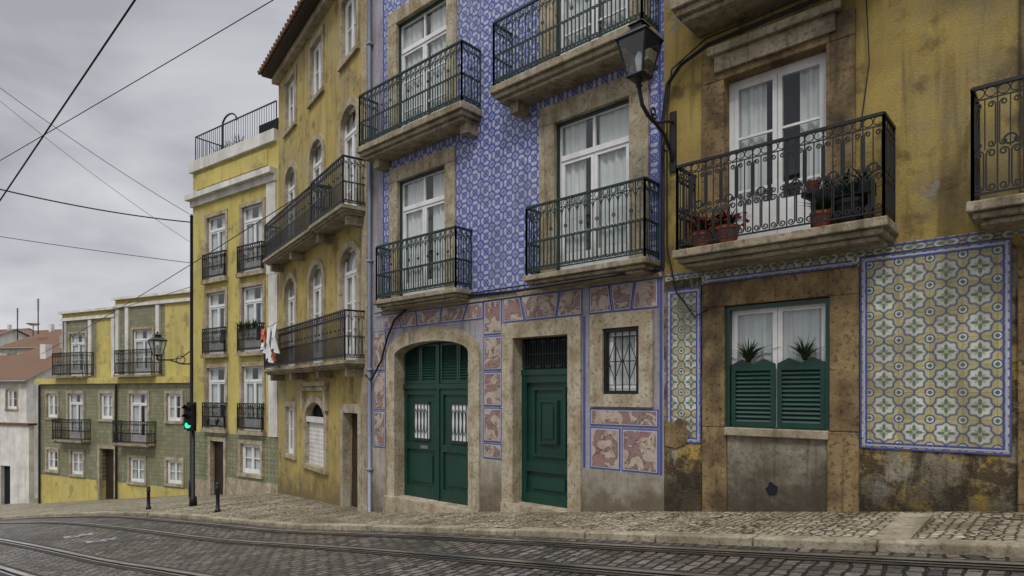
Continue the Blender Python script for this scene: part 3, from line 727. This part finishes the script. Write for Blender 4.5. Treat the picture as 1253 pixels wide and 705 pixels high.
# ---------------------------------------------------------------- ochre townhouse with arches
rz3 = math.atan2(-1.75, 7.54)
B = Thing('ochre_arched_townhouse', (-12.26, 0.0, 0), rz3)
X0, X1 = -7.74, 0.
cs = (-1.15, -3.72, -6.3); H = []
for c in cs: H += [(c - .58, c + .58, .75, 3.6), (c - .58, c + .58, 4.3, 7.1), (c - .5, c + .5, 8.35, 9.9)]
gd = (-1.5, -.5, -3.0, -.5); g2 = (-4.65, -2.95, -2.07, -.28); g3 = (-6.8, -5.85, -1.95, -.45)
H += [gd, g2, g3]
wall(B.p('walls', 'ochre'), X0, X1, -4.2, 10.5, H)
shell(B.p('side_walls', 'ochre'), X0, X1, -4.2, 10.5)
S = B.p('window_surrounds', 'stone')
def spand(Q, x0, x1, zs, zt, y0=.004, y1=.2, n=12):
    c, a = (x0 + x1) / 2, (x1 - x0) / 2
    for k in range(n):
        t0, t1 = pi * k / n, pi * (k + 1) / n
        p0 = (c + a * cos(t0), zs + (zt - zs) * sin(t0)); p1 = (c + a * cos(t1), zs + (zt - zs) * sin(t1))
        Q.prism([p0, p1, (p1[0], zt + .001), (p0[0], zt + .001)], y0, y1)
for c in cs:
    for (z0, z1) in ((.75, 3.6), (4.3, 7.1)):
        arch(S, c - .58, c + .58, z0, z1 - .5, z1, .17, .05, .14); spand(S, c - .58, c + .58, z1 - .5, z1, .004, .135)
        window(B, c - .58, c + .58, z0, z1, .08, transom=z1 - .6, rows=3, curt=.9)
    surround(S, c - .5, c + .5, 8.35, 9.9, .16, .04, sill=True, dp=.12); window(B, c - .5, c + .5, 8.35, 9.9, .07, rows=2, curt=1)
surround(S, gd[0], gd[1], gd[2], gd[3], .22, .05, dp=.15)
D = B.p('front_door', 'brown'); D.box(gd[0], gd[1], .2, .25, -3.1, -.5)
for k in (0, 1):
    a = gd[0] + .05 + k * .48; D.box(a, a + .42, .17, .2, -2.85, -2.0); D.box(a, a + .42, .17, .2, -1.9, -1.15)
surround(S, g3[0], g3[1], g3[2], g3[3], .17, .04, sill=True, dp=.12); window(B, *g3, .07, rows=2, curt=1)
arch(S, g2[0], g2[1], g2[2], -.75, g2[3], .2, .06, .15); spand(S, g2[0], g2[1], -.75, g2[3], .004, .14)
S.box(g2[0] - .25, g2[1] + .25, -.1, .15, -2.2, -2.073)
RS = B.p('roller_shutter', 'white'); RS.box(g2[0] + .004, g2[1] - .004, -.02, .14, -.85, -.7)
for k in range(20): RS.box(g2[0] + .01, g2[1] - .01, .06 + .01 * (k % 2), .13, -2.07 + k * .061, -2.07 + k * .061 + .058)
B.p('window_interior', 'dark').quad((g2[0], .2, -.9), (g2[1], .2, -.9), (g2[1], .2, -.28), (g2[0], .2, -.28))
S.box(-5.0, -2.6, -.16, .02, .18, .3); S.box(-4.85, -2.75, -.08, .02, .05, .177)
for x in (-4.9, -2.85): S.box(x, x + .15, -.12, .02, -.5, .045)
B.p('quoins', 'stone').box(-.3, -.002, -.02, .01, -4.2, 10.4)
balcony(B, -7.55, -.12, .75, 1.15, .5, 'scroll', 'iron', .18, .15)
balcony(B, -2.45, -.1, 4.32, 1.12, .55, 'scroll', 'iron', .18, .15); balcony(B, -7.5, -2.6, 4.32, 1.12, .5, 'scroll', 'iron', .18, .15)
for x in (-7.2, -5., -2.5, -.4):
    B.p('balcony_corbels', 'slab').box(x, x + .16, -.4, .02, .38, .565); B.p('balcony_corbels', 'slab').box(x, x + .16, -.4, .02, 3.92, 4.135)
B.p('cornice', 'stone').box(X0 - .1, X1, -.2, .2, 10.3, 10.5)
q = B.p('eaves', 'brown'); q.box(X0 - .2, X1, -.5, 1, 10.505, 10.57)
r = B.p('roof', 'roof')
r.quad((X0 - .25, -.55, 10.6), (X1, -.55, 10.6), (X1, 4.5, 12.8), (X0 - .25, 4.5, 12.8)); r.quad((X0, 4.5, 12.8), (X1, 4.5, 12.8), (X1, 9.2, 10.5), (X0, 9.2, 10.5))
r.quad((X0 - .25, -.55, 10.6), (X0 - .25, 4.5, 12.8), (X0 - .25, 9.2, 10.5))
for k in range(32): r.tube([(X0 - .2 + k * .25, -.6, 10.6), (X0 - .2 + k * .25, -.2, 10.76)], .07, 6)
B.done(bevel=('window_surrounds',))

t = Thing('hanging_laundry', (-17.75, .68, 0), rz3)
t.p('clothes_line', 'cable').tube([(-1.2, -.25, 2.02), (0, -.25, 1.97), (1.0, -.25, 2.02)], .008, 4)
def cloth(Q, x0, x1, z0, z1):
    pr = None
    for k in range(13):
        s = k / 12; x = x0 + (x1 - x0) * s; dy = .07 * sin(s * 11); dz = .08 * sin(s * 5)
        cur = ((x, -.25 + dy * .2, z1 - .03 * sin(s * pi)), (x + .03, -.27 + dy, (z0 + z1) / 2), (x, -.25 - dy, z0 + dz))
        if pr: Q.quad(pr[1], cur[1], cur[0], pr[0]); Q.quad(pr[2], cur[2], cur[1], pr[1])
        pr = cur
cloth(t.p('shirt', 'cloth'), -.35, .2, .95, 1.98); cloth(t.p('towel', 'cloth2'), -1.0, -.4, 1.55, 1.98); cloth(t.p('towel', 'cloth'), -1.05, -.42, 1.25, 1.56); cloth(t.p('sheet', 'cloth'), .25, .85, 1.2, 1.99); cloth(t.p('sock', 'cloth2'), .3, .5, 1.0, 1.2); t.done()

# ---------------------------------------------------------------- yellow townhouse
B = Thing('yellow_townhouse', (-19.86, 1.77, 0), math.atan2(.64, 5.55))
X0, X1 = -5.5, 0.02
ws = []
for (a, b) in ((-2.13, -.85), (-4.47, -3.18)):
    for (c, d) in ((4.2, 6.55), (1.42, 3.72), (-1.34, .92)): ws.append((a, b, c, d))
gw = (-2.2, -1.0, -2.85, -1.8); gdr = (-4.2, -3.3, -4.1, -1.8)
wall(B.p('walls', 'yellow'), X0, X1, -1.5, 8.5, ws + [gw, gdr]); wall(B.p('ground_floor_tiles', 'olive'), X0, X1, -5, -1.5, ws + [gw, gdr])
shell(B.p('side_walls', 'yellow'), X0, X1, -5, 8.5)
S = B.p('window_surrounds', 'stone')
for (a, b, c, d) in ws:
    surround(S, a, b, c - .003, d, .13, .04, dp=.12); window(B, a, b, c, d, .07, transom=d - .5, rows=2, curt=.75)
    S.box(a - .18, b + .18, -.16, .02, c - .14, c - .006)
    railing(B.p('window_railings', 'iron'), [(a - .1, 0), (a - .1, -.13), (b + .1, -.13), (b + .1, 0)], c, .95, 'scroll', .13)
surround(S, *gw, .13, .04, sill=True, dp=.12); window(B, *gw, .06, rows=2, curt=1)
surround(S, gdr[0], gdr[1], -4.3, gdr[3], .15, .04, dp=.12); B.p('front_door', 'brown').box(gdr[0], gdr[1], .15, .2, -4.3, -1.8)
for x in (-2.0, -1.6, -1.2): blades(B.p('window_plants', 'leaf'), (x, -.12, 2.2), 45, .45, 1., 2.2)
for x in (-4.2, -3.6): blades(B.p('window_plants', 'leaf'), (x, -.12, -1.2), 25, .35, 1., 2.)
Wt = B.p('cornices', 'white')
Wt.box(X0 - .12, X1 - .1, -.28, .2, 7.35, 7.55); Wt.box(X0 - .04, X1 - .1, -.1, .2, 7.12, 7.347); Wt.box(X0 - .1, X1 - .1, -.12, .3, 8.45, 8.85)
B.p('parapet_panel', 'yellow').box(X0 + .3, X1 - .6, -.03, .02, 7.75, 8.3)
Wt.box(-.62, -.1, -.05, .02, 4, 7.117); Wt.box(-.5, -.0, -.045, .02, -1.5, 3.99)
B.p('base_course', 'stone').box(X0, gdr[0] - .17, -.03, .02, -5, -3.3); B.p('base_course', 'stone').box(gdr[1] + .17, X1, -.03, .02, -5, -3.1)
railing(B.p('terrace_railing', 'iron'), [(X0 + .1, 3), (X0 + .1, .05), (X1 - .2, .05)], 8.85, 1.0, 'bars', .14)
B.p('terrace_box', 'dark').box(-3., -1.2, 1.2, 2.2, 8.85, 10.1); B.p('terrace_box', 'brown').box(-1.1, -.4, 1.1, 1.8, 8.85, 10.3)
for x in (-4.6, -3.9, -3.3): blades(B.p('terrace_plants', 'leaf'), (x, .6, 8.9), 40, .8, .7, 2.5)
B.p('vent_pipe', 'iron').tube([(-4.3 + .7 * (1 - cos(k * pi / 8)) * .7, .5, 8.85 + 1.3 + .35 * sin(k * pi / 8)) for k in range(9)], .035, 6); B.p('vent_pipe', 'iron').tube([(-4.3, .5, 8.85), (-4.3, .5, 10.15)], .035, 6)
B.done()

# ---------------------------------------------------------------- low tiled house
B = Thing('olive_tiled_house', (-30.5, 2.98, 0), math.atan2(3.38, 11.8))
X0, X1 = -12.25, .4
w2 = [(-11.5, -10.5, -1.35, -.05), (-6.75, -5.7, -1.35, -.05), (-1.6, -.55, -1.35, -.05)]
w2b = [(-9.55, -8.2, -2.5, -.05), (-4.4, -3.0, -2.5, -.05)]
w0 = [(-11.5, -10.5, -4.2, -3.1), (-9.3, -8.2, -4.3, -3.1), (-4.4, -3.2, -4.4, -3.2), (-1.6, -.5, -4.3, -3.2)]; dd = (-6.8, -5.6, -5.7, -2.85)
wall(B.p('tiled_wall', 'olive'), X0, X1, -4.5, .55, w2 + w2b + w0 + [dd]); wall(B.p('base_wall', 'yellow'), X0, X1, -8, -4.5, [dd])
shell(B.p('side_walls', 'yellow'), X0, X1, -8, .55, 7)
B.p('cornice', 'yellow').box(X0 - .1, X1, -.2, .2, .45, .75)
S = B.p('window_surrounds', 'stone')
for h in w2 + w0: surround(S, *h, .13, .04, sill=True, dp=.1); window(B, *h, .06, rows=2, curt=.8)
for h in w2b:
    surround(S, *h, .14, .04, dp=.1); window(B, *h, .06, transom=h[3] - .5, rows=2, curt=.8); balcony(B, h[0] - .6, h[1] + .6, -2.5, 1.1, .45, 'scroll', 'iron', .16, .16)
surround(S, dd[0], dd[1], -6., dd[3], .16, .04, dp=.12); B.p('front_door', 'brown').box(dd[0], dd[1], .3, .35, -6, -2.85)
for (a, b, zt, wa, wb) in ((-10.2, -5.7, 4.3, -9.6, -8.2), (-5.62, .3, 4.75, -4.3, -2.8)):
    hh = [(wa, wb, .8, 3.1)]
    q = B.p('attic_wall_tiles', 'olive'); wall(q, a, wb + .9, .75, zt - .5, hh, .12, .3)
    wall(B.p('attic_wall', 'yellow'), wb + .9, b, .75, zt - .5, [], .12, .3)
    q = B.p('attic_sides', 'yellow'); q.box(a + .01, b - .01, .13 + .5, 5, .6, zt - .5); q.box(a + .01, wa - .02, .14, .6, .6, zt - .5); q.box(wb + .02, b - .01, .14, .6, .6, zt - .5); q.box(wa - .02, wb + .02, .14, .6, 3.12, zt - .5)
    wt = B.p('attic_trim', 'white')
    for x in (a, wa - .55, wb + .3, b - .25): wt.box(x, x + .25, .04, .3, .76, zt - .52)
    wt.box(a - .12, b + .1, -.1, 5.1, zt - .12, zt); wt.box(a - .05, b + .05, -.0, 5.05, zt - .5, zt - .35); B.p('attic_frieze', 'yellow').box(a, b, .05, 5., zt - .348, zt - .123)
    S2 = B.p('attic_surround', 'stone')
    for (x0_, x1_, z0_, z1_) in ((wa - .13, wa, .8, 3.2), (wb, wb + .13, .8, 3.2), (wa, wb, 3.1, 3.2)): S2.box(x0_, x1_, .07, .3, z0_, z1_)
    window(B, wa, wb, .8, 3.1, .16, transom=2.6, rows=2, curt=.8)
    s = B.p('balcony_slabs', 'slab'); s.box(wa - .7, wb + .7, -.45, .1, .76, .86)
    railing(B.p('balcony_railings', 'iron'), [(wa - .65, .1), (wa - .65, -.4), (wb + .65, -.4), (wb + .65, .1)], .86, 1.2, 'scroll', .16)
r = B.p('roof', 'roof'); r.quad((X0, .2, .76), (-10.2, .2, .76), (-10.2, 5, 2.2), (X0, 5, 2.2))
r.quad((-2, 2, 4.76), (.4, 2, 4.76), (.4, 6, 6.), (-2, 6, 6.))
B.p('ridge', 'roof').box(-1.6, .3, 5.1, 6.5, 4.7, 5.7)
for x in (-12.1, -5.35): B.p('drain_pipes', 'iron').tube([(x, -.08, -6.3), (x, -.08, .4)], .05, 6)
B.done()

# ---------------------------------------------------------------- far houses
def house(name, x, y, rz, w, d, zb, ze, zr, wm, rows=2, cols=3):
    B = Thing(name, (x, y, 0), rz); hs = []
    for r_ in range(rows):
        for c in range(cols):
            a = -w / 2 + w * (c + .5) / cols; z = ze - 1.9 - r_ * 2.8
            if z > zb + .5: hs.append((a - .45, a + .45, z, z + 1.3))
    wall(B.p('walls', wm), -w / 2, w / 2, zb, ze, hs); shell(B.p('side_walls', wm), -w / 2, w / 2, zb, ze, d)
    for h in hs: window(B, *h, .08, rows=2, curt=.5); surround(B.p('surrounds', 'stone'), *h, .1, .03, sill=True, dp=.07)
    r = B.p('roof', 'roof'); e = .3
    r.quad((-w / 2 - e, -e, ze - .03), (w / 2 + e, -e, ze - .03), (w / 2 + e, d / 2, zr), (-w / 2 - e, d / 2, zr)); r.quad((-w / 2 - e, d / 2, zr), (w / 2 + e, d / 2, zr), (w / 2 + e, d + e, ze - .03), (-w / 2 - e, d + e, ze - .03))
    for s in (-1, 1): B.p('gables', wm).quad((s * w / 2, 0, ze), (s * w / 2, d, ze), (s * w / 2, d / 2, zr - .05))
    B.p('chimney', wm).box(w * .2, w * .2 + .5, d * .4, d * .4 + .5, ze, zr + .7)
    B.p('gutter', 'steel').tube([(-w / 2 - e, -e - .03, ze - .05), (w / 2 + e, -e - .03, ze - .05)], .06, 6)
    B.done()
def at(tb, Z):
    X = tb * Z; return (X * .7436 - Z * .6685, X * .6685 + Z * .7436 - 8.6)
for i, (tb, Z, rz, w, d, ze, zr, wm) in enumerate([(-.845, 43, .5, 7.5, 7, .8, 2.8, 'white'), (-.80, 50, .2, 7, 7, 2.2, 4.0, 'cream'), (-.76, 60, .6, 8, 8, 4.3, 5.9, 'white'), (-.90, 70, .3, 10, 8, 5.2, 7.2, 'white'),
        (-.72, 78, .5, 9, 8, 6.0, 8.0, 'white'), (-.80, 90, .4, 12, 9, 7.2, 9.4, 'white'), (-.86, 110, .4, 14, 9, 9.2, 11.5, 'white')]):
    x, y = at(tb, Z); house('white_house', x, y, rz, w, d, -14, ze, zr, wm)
x, y = at(-.80, 36.5); g = gz(x)
B = Thing('garden_wall', (x, y, g), .35); B.p('wall', 'white').box(-3.2, -1.0, 0, .3, -.5, 4.6); B.p('wall', 'white').box(-.1, 1.6, 0, .3, -.5, 4.6); B.p('wall', 'white').box(-1., -.1, 0, .3, 2.2, 4.6)
B.p('doorway', 'dark').box(-1., -.1, .2, .28, -.5, 2.2); B.p('coping', 'roof').box(-3.3, 1.7, -.1, .4, 4.6, 4.72); B.done()
for (tb, Z, zz) in ((-.757, 60, 5.6), (-.79, 66, 5.5)):
    x, y = at(tb, Z)
    B = Thing('television_antenna', (x, y, zz))
    B.p('mast', 'iron').tube([(0, 0, 0), (0, 0, 3.4)], .05, 5)
    for k in range(6): B.p('mast', 'iron').tube([(-.7 + .06 * k, 0, 3.3 - k * .2), (.7 - .06 * k, 0, 3.2 - k * .2)], .025, 4)
    B.done()
x, y = at(-.765, 62)
B = Thing('satellite_dish', (x, y, 6.6)); B.p('dish', 'white').lathe((0, 0, 0), [(.05, 0), (.35, .06), (.6, .22), (.58, .22), (.33, .08), (.03, .03)], 16); B.p('post', 'iron').tube([(0, 0, -1), (0, 0, 0)], .04, 5); B.done()

# ---------------------------------------------------------------- lamps, poles, signals
def lantern(t, c, s=1.):
    F = t.p('lantern_frame', 'iron'); Gp = t.p('lantern_glass', 'glass'); r4 = math.sqrt(2)
    x, y, z = c
    F.lathe(c, [(.10 * s * r4, 0), (.14 * s * r4, .03 * s), (.13 * s * r4, .05 * s)], 4, pi / 4)
    F.lathe((x, y, z - .14 * s), [(.01 * s, 0), (.05 * s, .05 * s), (.02 * s, .09 * s), (.06 * s, .14 * s)], 8)
    a, b, z0, z1 = .12 * s, .22 * s, z + .05 * s, z + .52 * s
    for i in range(4):
        sx, sy = ((-1, -1), (1, -1), (1, 1), (-1, 1))[i]; ex, ey = ((1, -1), (1, 1), (-1, 1), (-1, -1))[i]
        F.tube([(x + sx * a, y + sy * a, z0), (x + sx * b, y + sy * b, z1)], .016 * s, 4)
        Gp.quad((x + sx * a * .97, y + sy * a * .97, z0), (x + ex * a * .97, y + ey * a * .97, z0), (x + ex * b * .97, y + ey * b * .97, z1), (x + sx * b * .97, y + sy * b * .97, z1))
    F.lathe((x, y, z1), [(.23 * s * r4, 0), (.25 * s * r4, .02 * s), (.24 * s * r4, .04 * s), (.11 * s * r4, .15 * s), (.09 * s * r4, .15 * s), (.09 * s * r4, .21 * s), (.12 * s * r4, .22 * s), (.04 * s, .28 * s), (.02 * s, .34 * s)], 4, pi / 4)
    t.p('bulb', 'cloth').lathe((x, y, z + .1 * s), [(.02 * s, 0), (.05 * s, .1 * s), (.06 * s, .2 * s), (.02 * s, .28 * s)], 10)
t = Thing('street_lamp', (-4.47, 0, 0))
lantern(t, (0, -1.0, 4.32), 1.0)
Br = t.p('bracket', 'iron')
Br.tube([(0, -.02, 3.45), (0, -.12, 3.62), (0, -.3, 3.78), (0, -.5, 3.85), (0, -.75, 3.9), (0, -.92, 4.0), (0, -1.0, 4.19)], .028, 6, (1, 0, 0))
Br.tube([(0, -.02, 4.05), (0, -.2, 4.0), (0, -.45, 3.9), (0, -.6, 3.86)], .02, 6, (1, 0, 0))
Br.tube([(0, -.25 + p[0], p[1]) for p in spiral(0, 3.62, .12, 0, 1.4, 16)], .014, 5, (1, 0, 0))
Br.tube([(0, -.6 + p[0], p[1]) for p in spiral(0, 4.0, .1, 0, -1.4, 16)], .014, 5, (1, 0, 0))
Br.box(-.05, .05, -.035, 0, 3.3, 4.2); t.done()

PX, PY = -24.1, .62
t = Thing('utility_pole', (PX, PY, gz(PX))); t.p('pole', 'iron').lathe((0, 0, 0), [(.10, 0), (.10, .6), (.065, .65), (.05, 10.3), (.07, 10.32), (.02, 10.4)], 10); t.done(smooth=('pole',))
t = Thing('street_lamp', (PX, PY, 0), 0)
t.p('bracket', 'iron').tube([(0, 0, 1.05), (-.3, -.22, 1.05), (-.7, -.5, 1.2), (-1.1, -.78, 1.2)], .03, 6); t.p('bracket', 'iron').tube([(0, 0, 1.55), (-.35, -.26, 1.25), (-.8, -.55, 1.2)], .02, 5)
t.p('bracket', 'iron').tube([(-.35 + .16 * cos(k * pi / 6), -.25 + .1 * cos(k * pi / 6), 1.2 + .14 * sin(k * pi / 6)) for k in range(13)], .016, 5)
lantern(t, (-1.1, -.78, 1.35), 1.05); t.done()

t = Thing('traffic_light', (-19.1, -1.25, gz(-19.1)))
t.p('pole', 'iron').lathe((0, 0, 0), [(.11, 0), (.1, .25), (.055, .3), (.05, 3.0), (.02, 3.03)], 12)
a = math.radians(35)
hq = t.p('signal_head', 'iron')
def rot(p):
    x, y, z = p; return (x * cos(a) - y * sin(a), x * sin(a) + y * cos(a), z)
i0 = len(hq.v); hq.box(-.12, .12, -.24, -.06, 2.24, 2.96); hq.box(-.05, .05, -.06, .05, 2.5, 2.6); hq.box(-.15, .15, -.08, -.065, 2.18, 3.02)
for zc in (2.84, 2.6, 2.36):
    for k in range(7):
        g0, g1 = pi * k / 7, pi * (k + 1) / 7
        hq.quad((.1 * cos(g0), -.24, zc + .1 * sin(g0)), (.1 * cos(g1), -.24, zc + .1 * sin(g1)), (.1 * cos(g1), -.38, zc + .09 * sin(g1)), (.1 * cos(g0), -.38, zc + .09 * sin(g0)))
hq.v[i0:] = [rot(p) for p in hq.v[i0:]]
for zc, mt, nm in ((2.84, 'dark', 'red_lens'), (2.6, 'dark', 'amber_lens'), (2.36, 'go', 'green_lens')):
    l = t.p(nm, mt); i0 = len(l.v); l.prism([(.085 * cos(k * pi / 8), zc + .085 * sin(k * pi / 8)) for k in range(16)], -.26, -.23); l.v[i0:] = [rot(p) for p in l.v[i0:]]
t.done(smooth=('pole',))
for (x, y, h) in ((-20.0, -2.14, .68), (-16.6, -1.6, .78)):
    t = Thing('bollard', (x, y, gz(x))); t.p('post', 'iron').lathe((0, 0, 0), [(.075, 0), (.07, .06), (.05, .08), (.045, h * .75), (.06, h * .77), (.06, h * .8), (.045, h * .82), (.055, h * .92), (.03, h * .98), (.005, h)], 12); t.done(smooth=('post',))

# ---------------------------------------------------------------- overhead wires
def W3(tb, te, Z): x, y = at(tb, Z); return Vector((x, y, te * Z))
def wire(a, b, r=.012, sag=.15, e0=.0, e1=.0, mat='cable'):
    a2 = a - (b - a) * e0; b2 = b + (b - a) * e1; pts = []
    for k in range(25):
        s = k / 24; p = a2.lerp(b2, s); p.z -= sag * 4 * s * (1 - s) - 0; pts.append(p)
    q = P(); q.tube(pts, r, 5, (0, 0, 1)); single('overhead_wire', q, mat)
wire(W3(-.818, .307, 16), W3(-.6026, .627, 11), .018, 0, .6, 1.)
wire(W3(-.818, .3725, 18), W3(-.387, .627, 13), .011, .05, .5, .6)
wire(W3(-.818, .497, 20), W3(-.515, .285, 24), .010, .25, .4, 0)
wire(W3(-.818, .480, 20), W3(-.49, .225, 24.5), .007, .35, .4, 0)
wire(W3(-.818, .334, 19), W3(-.513, .272, 23.2), .022, .22, .4, 0)
wire(W3(-.818, .251, 22), W3(-.513, .207, 23.2), .012, .05, .4, 0)
wire(W3(-.66, .118, 30), W3(-.245, .375, 16.2), .015, .12, .5, 0)
wire(W3(-.65, .13, 32), W3(-.31, .235, 20), .012, .1, .4, 0)
wire(W3(-.5, .15, 26), W3(-.33, .26, 20), .008, .1, 0, 0)

# ---------------------------------------------------------------- world, sun, camera
w = bpy.data.worlds.new('World'); sc.world = w; w.use_nodes = True; nt = w.node_tree
bg = nt.nodes['Background']; sky = nt.nodes.new('ShaderNodeTexSky'); sky.sky_type = 'NISHITA'; sky.sun_disc = False
tc = nt.nodes.new('ShaderNodeTexCoord'); sep = nt.nodes.new('ShaderNodeSeparateXYZ'); nt.links.new(tc.outputs['Generated'], sep.inputs[0])
mp = nt.nodes.new('ShaderNodeMapping'); mp.inputs['Scale'].default_value = (1, 1, 2.6); nt.links.new(tc.outputs['Generated'], mp.inputs[0])
no = nt.nodes.new('ShaderNodeTexNoise'); no.inputs['Scale'].default_value = 2.6; no.inputs['Detail'].default_value = 8; no.inputs['Roughness'].default_value = .5; no.inputs['Distortion'].default_value = .4
nt.links.new(mp.outputs[0], no.inputs['Vector'])
rp = nt.nodes.new('ShaderNodeMapRange'); rp.inputs[1].default_value = .36; rp.inputs[2].default_value = .64; nt.links.new(no.outputs[0], rp.inputs[0])
mx = nt.nodes.new('ShaderNodeMix'); mx.data_type = 'RGBA'; mx.inputs[6].default_value = (4.0, 4.05, 4.45, 1); mx.inputs[7].default_value = (6.9, 6.9, 7.2, 1); nt.links.new(rp.outputs[0], mx.inputs[0])
zr = nt.nodes.new('ShaderNodeMapRange'); zr.inputs[1].default_value = .52; zr.inputs[2].default_value = .92; zr.inputs[3].default_value = 1.; zr.inputs[4].default_value = 4.6; nt.links.new(sep.outputs[2], zr.inputs[0])
ml = nt.nodes.new('ShaderNodeVectorMath'); ml.operation = 'SCALE'; nt.links.new(mx.outputs[2], ml.inputs[0]); nt.links.new(zr.outputs[0], ml.inputs['Scale'])
m2 = nt.nodes.new('ShaderNodeMix'); m2.data_type = 'RGBA'; m2.inputs[0].default_value = .94; nt.links.new(sky.outputs[0], m2.inputs[6]); nt.links.new(ml.outputs[0], m2.inputs[7])
nt.links.new(m2.outputs[2], bg.inputs[0]); bg.inputs[1].default_value = .1
L = bpy.data.lights.new('sun', 'SUN'); L.energy = 1.5; L.angle = math.radians(12); L.color = (1, .96, .9)
lo = bpy.data.objects.new('sun', L); sc.collection.objects.link(lo)
d = Vector((.45, -.75, 1.15)); lo.rotation_euler = d.to_track_quat('Z', 'Y').to_euler()
sky.sun_elevation = math.asin(d.normalized().z); sky.sun_rotation = math.atan2(d.x, d.y)
cam = bpy.data.cameras.new('camera'); co = bpy.data.objects.new('camera', cam); sc.collection.objects.link(co); sc.camera = co
co.location = (0, -8.6, 0); co.rotation_euler = (math.radians(90), 0, math.radians(41.95))
cam.lens = 22; cam.sensor_width = 36; cam.shift_y = .102; cam.clip_end = 2000; cam.clip_start = .05
sc.view_settings.view_transform = 'Standard'; sc.view_settings.look = 'None'; sc.view_settings.exposure = 0
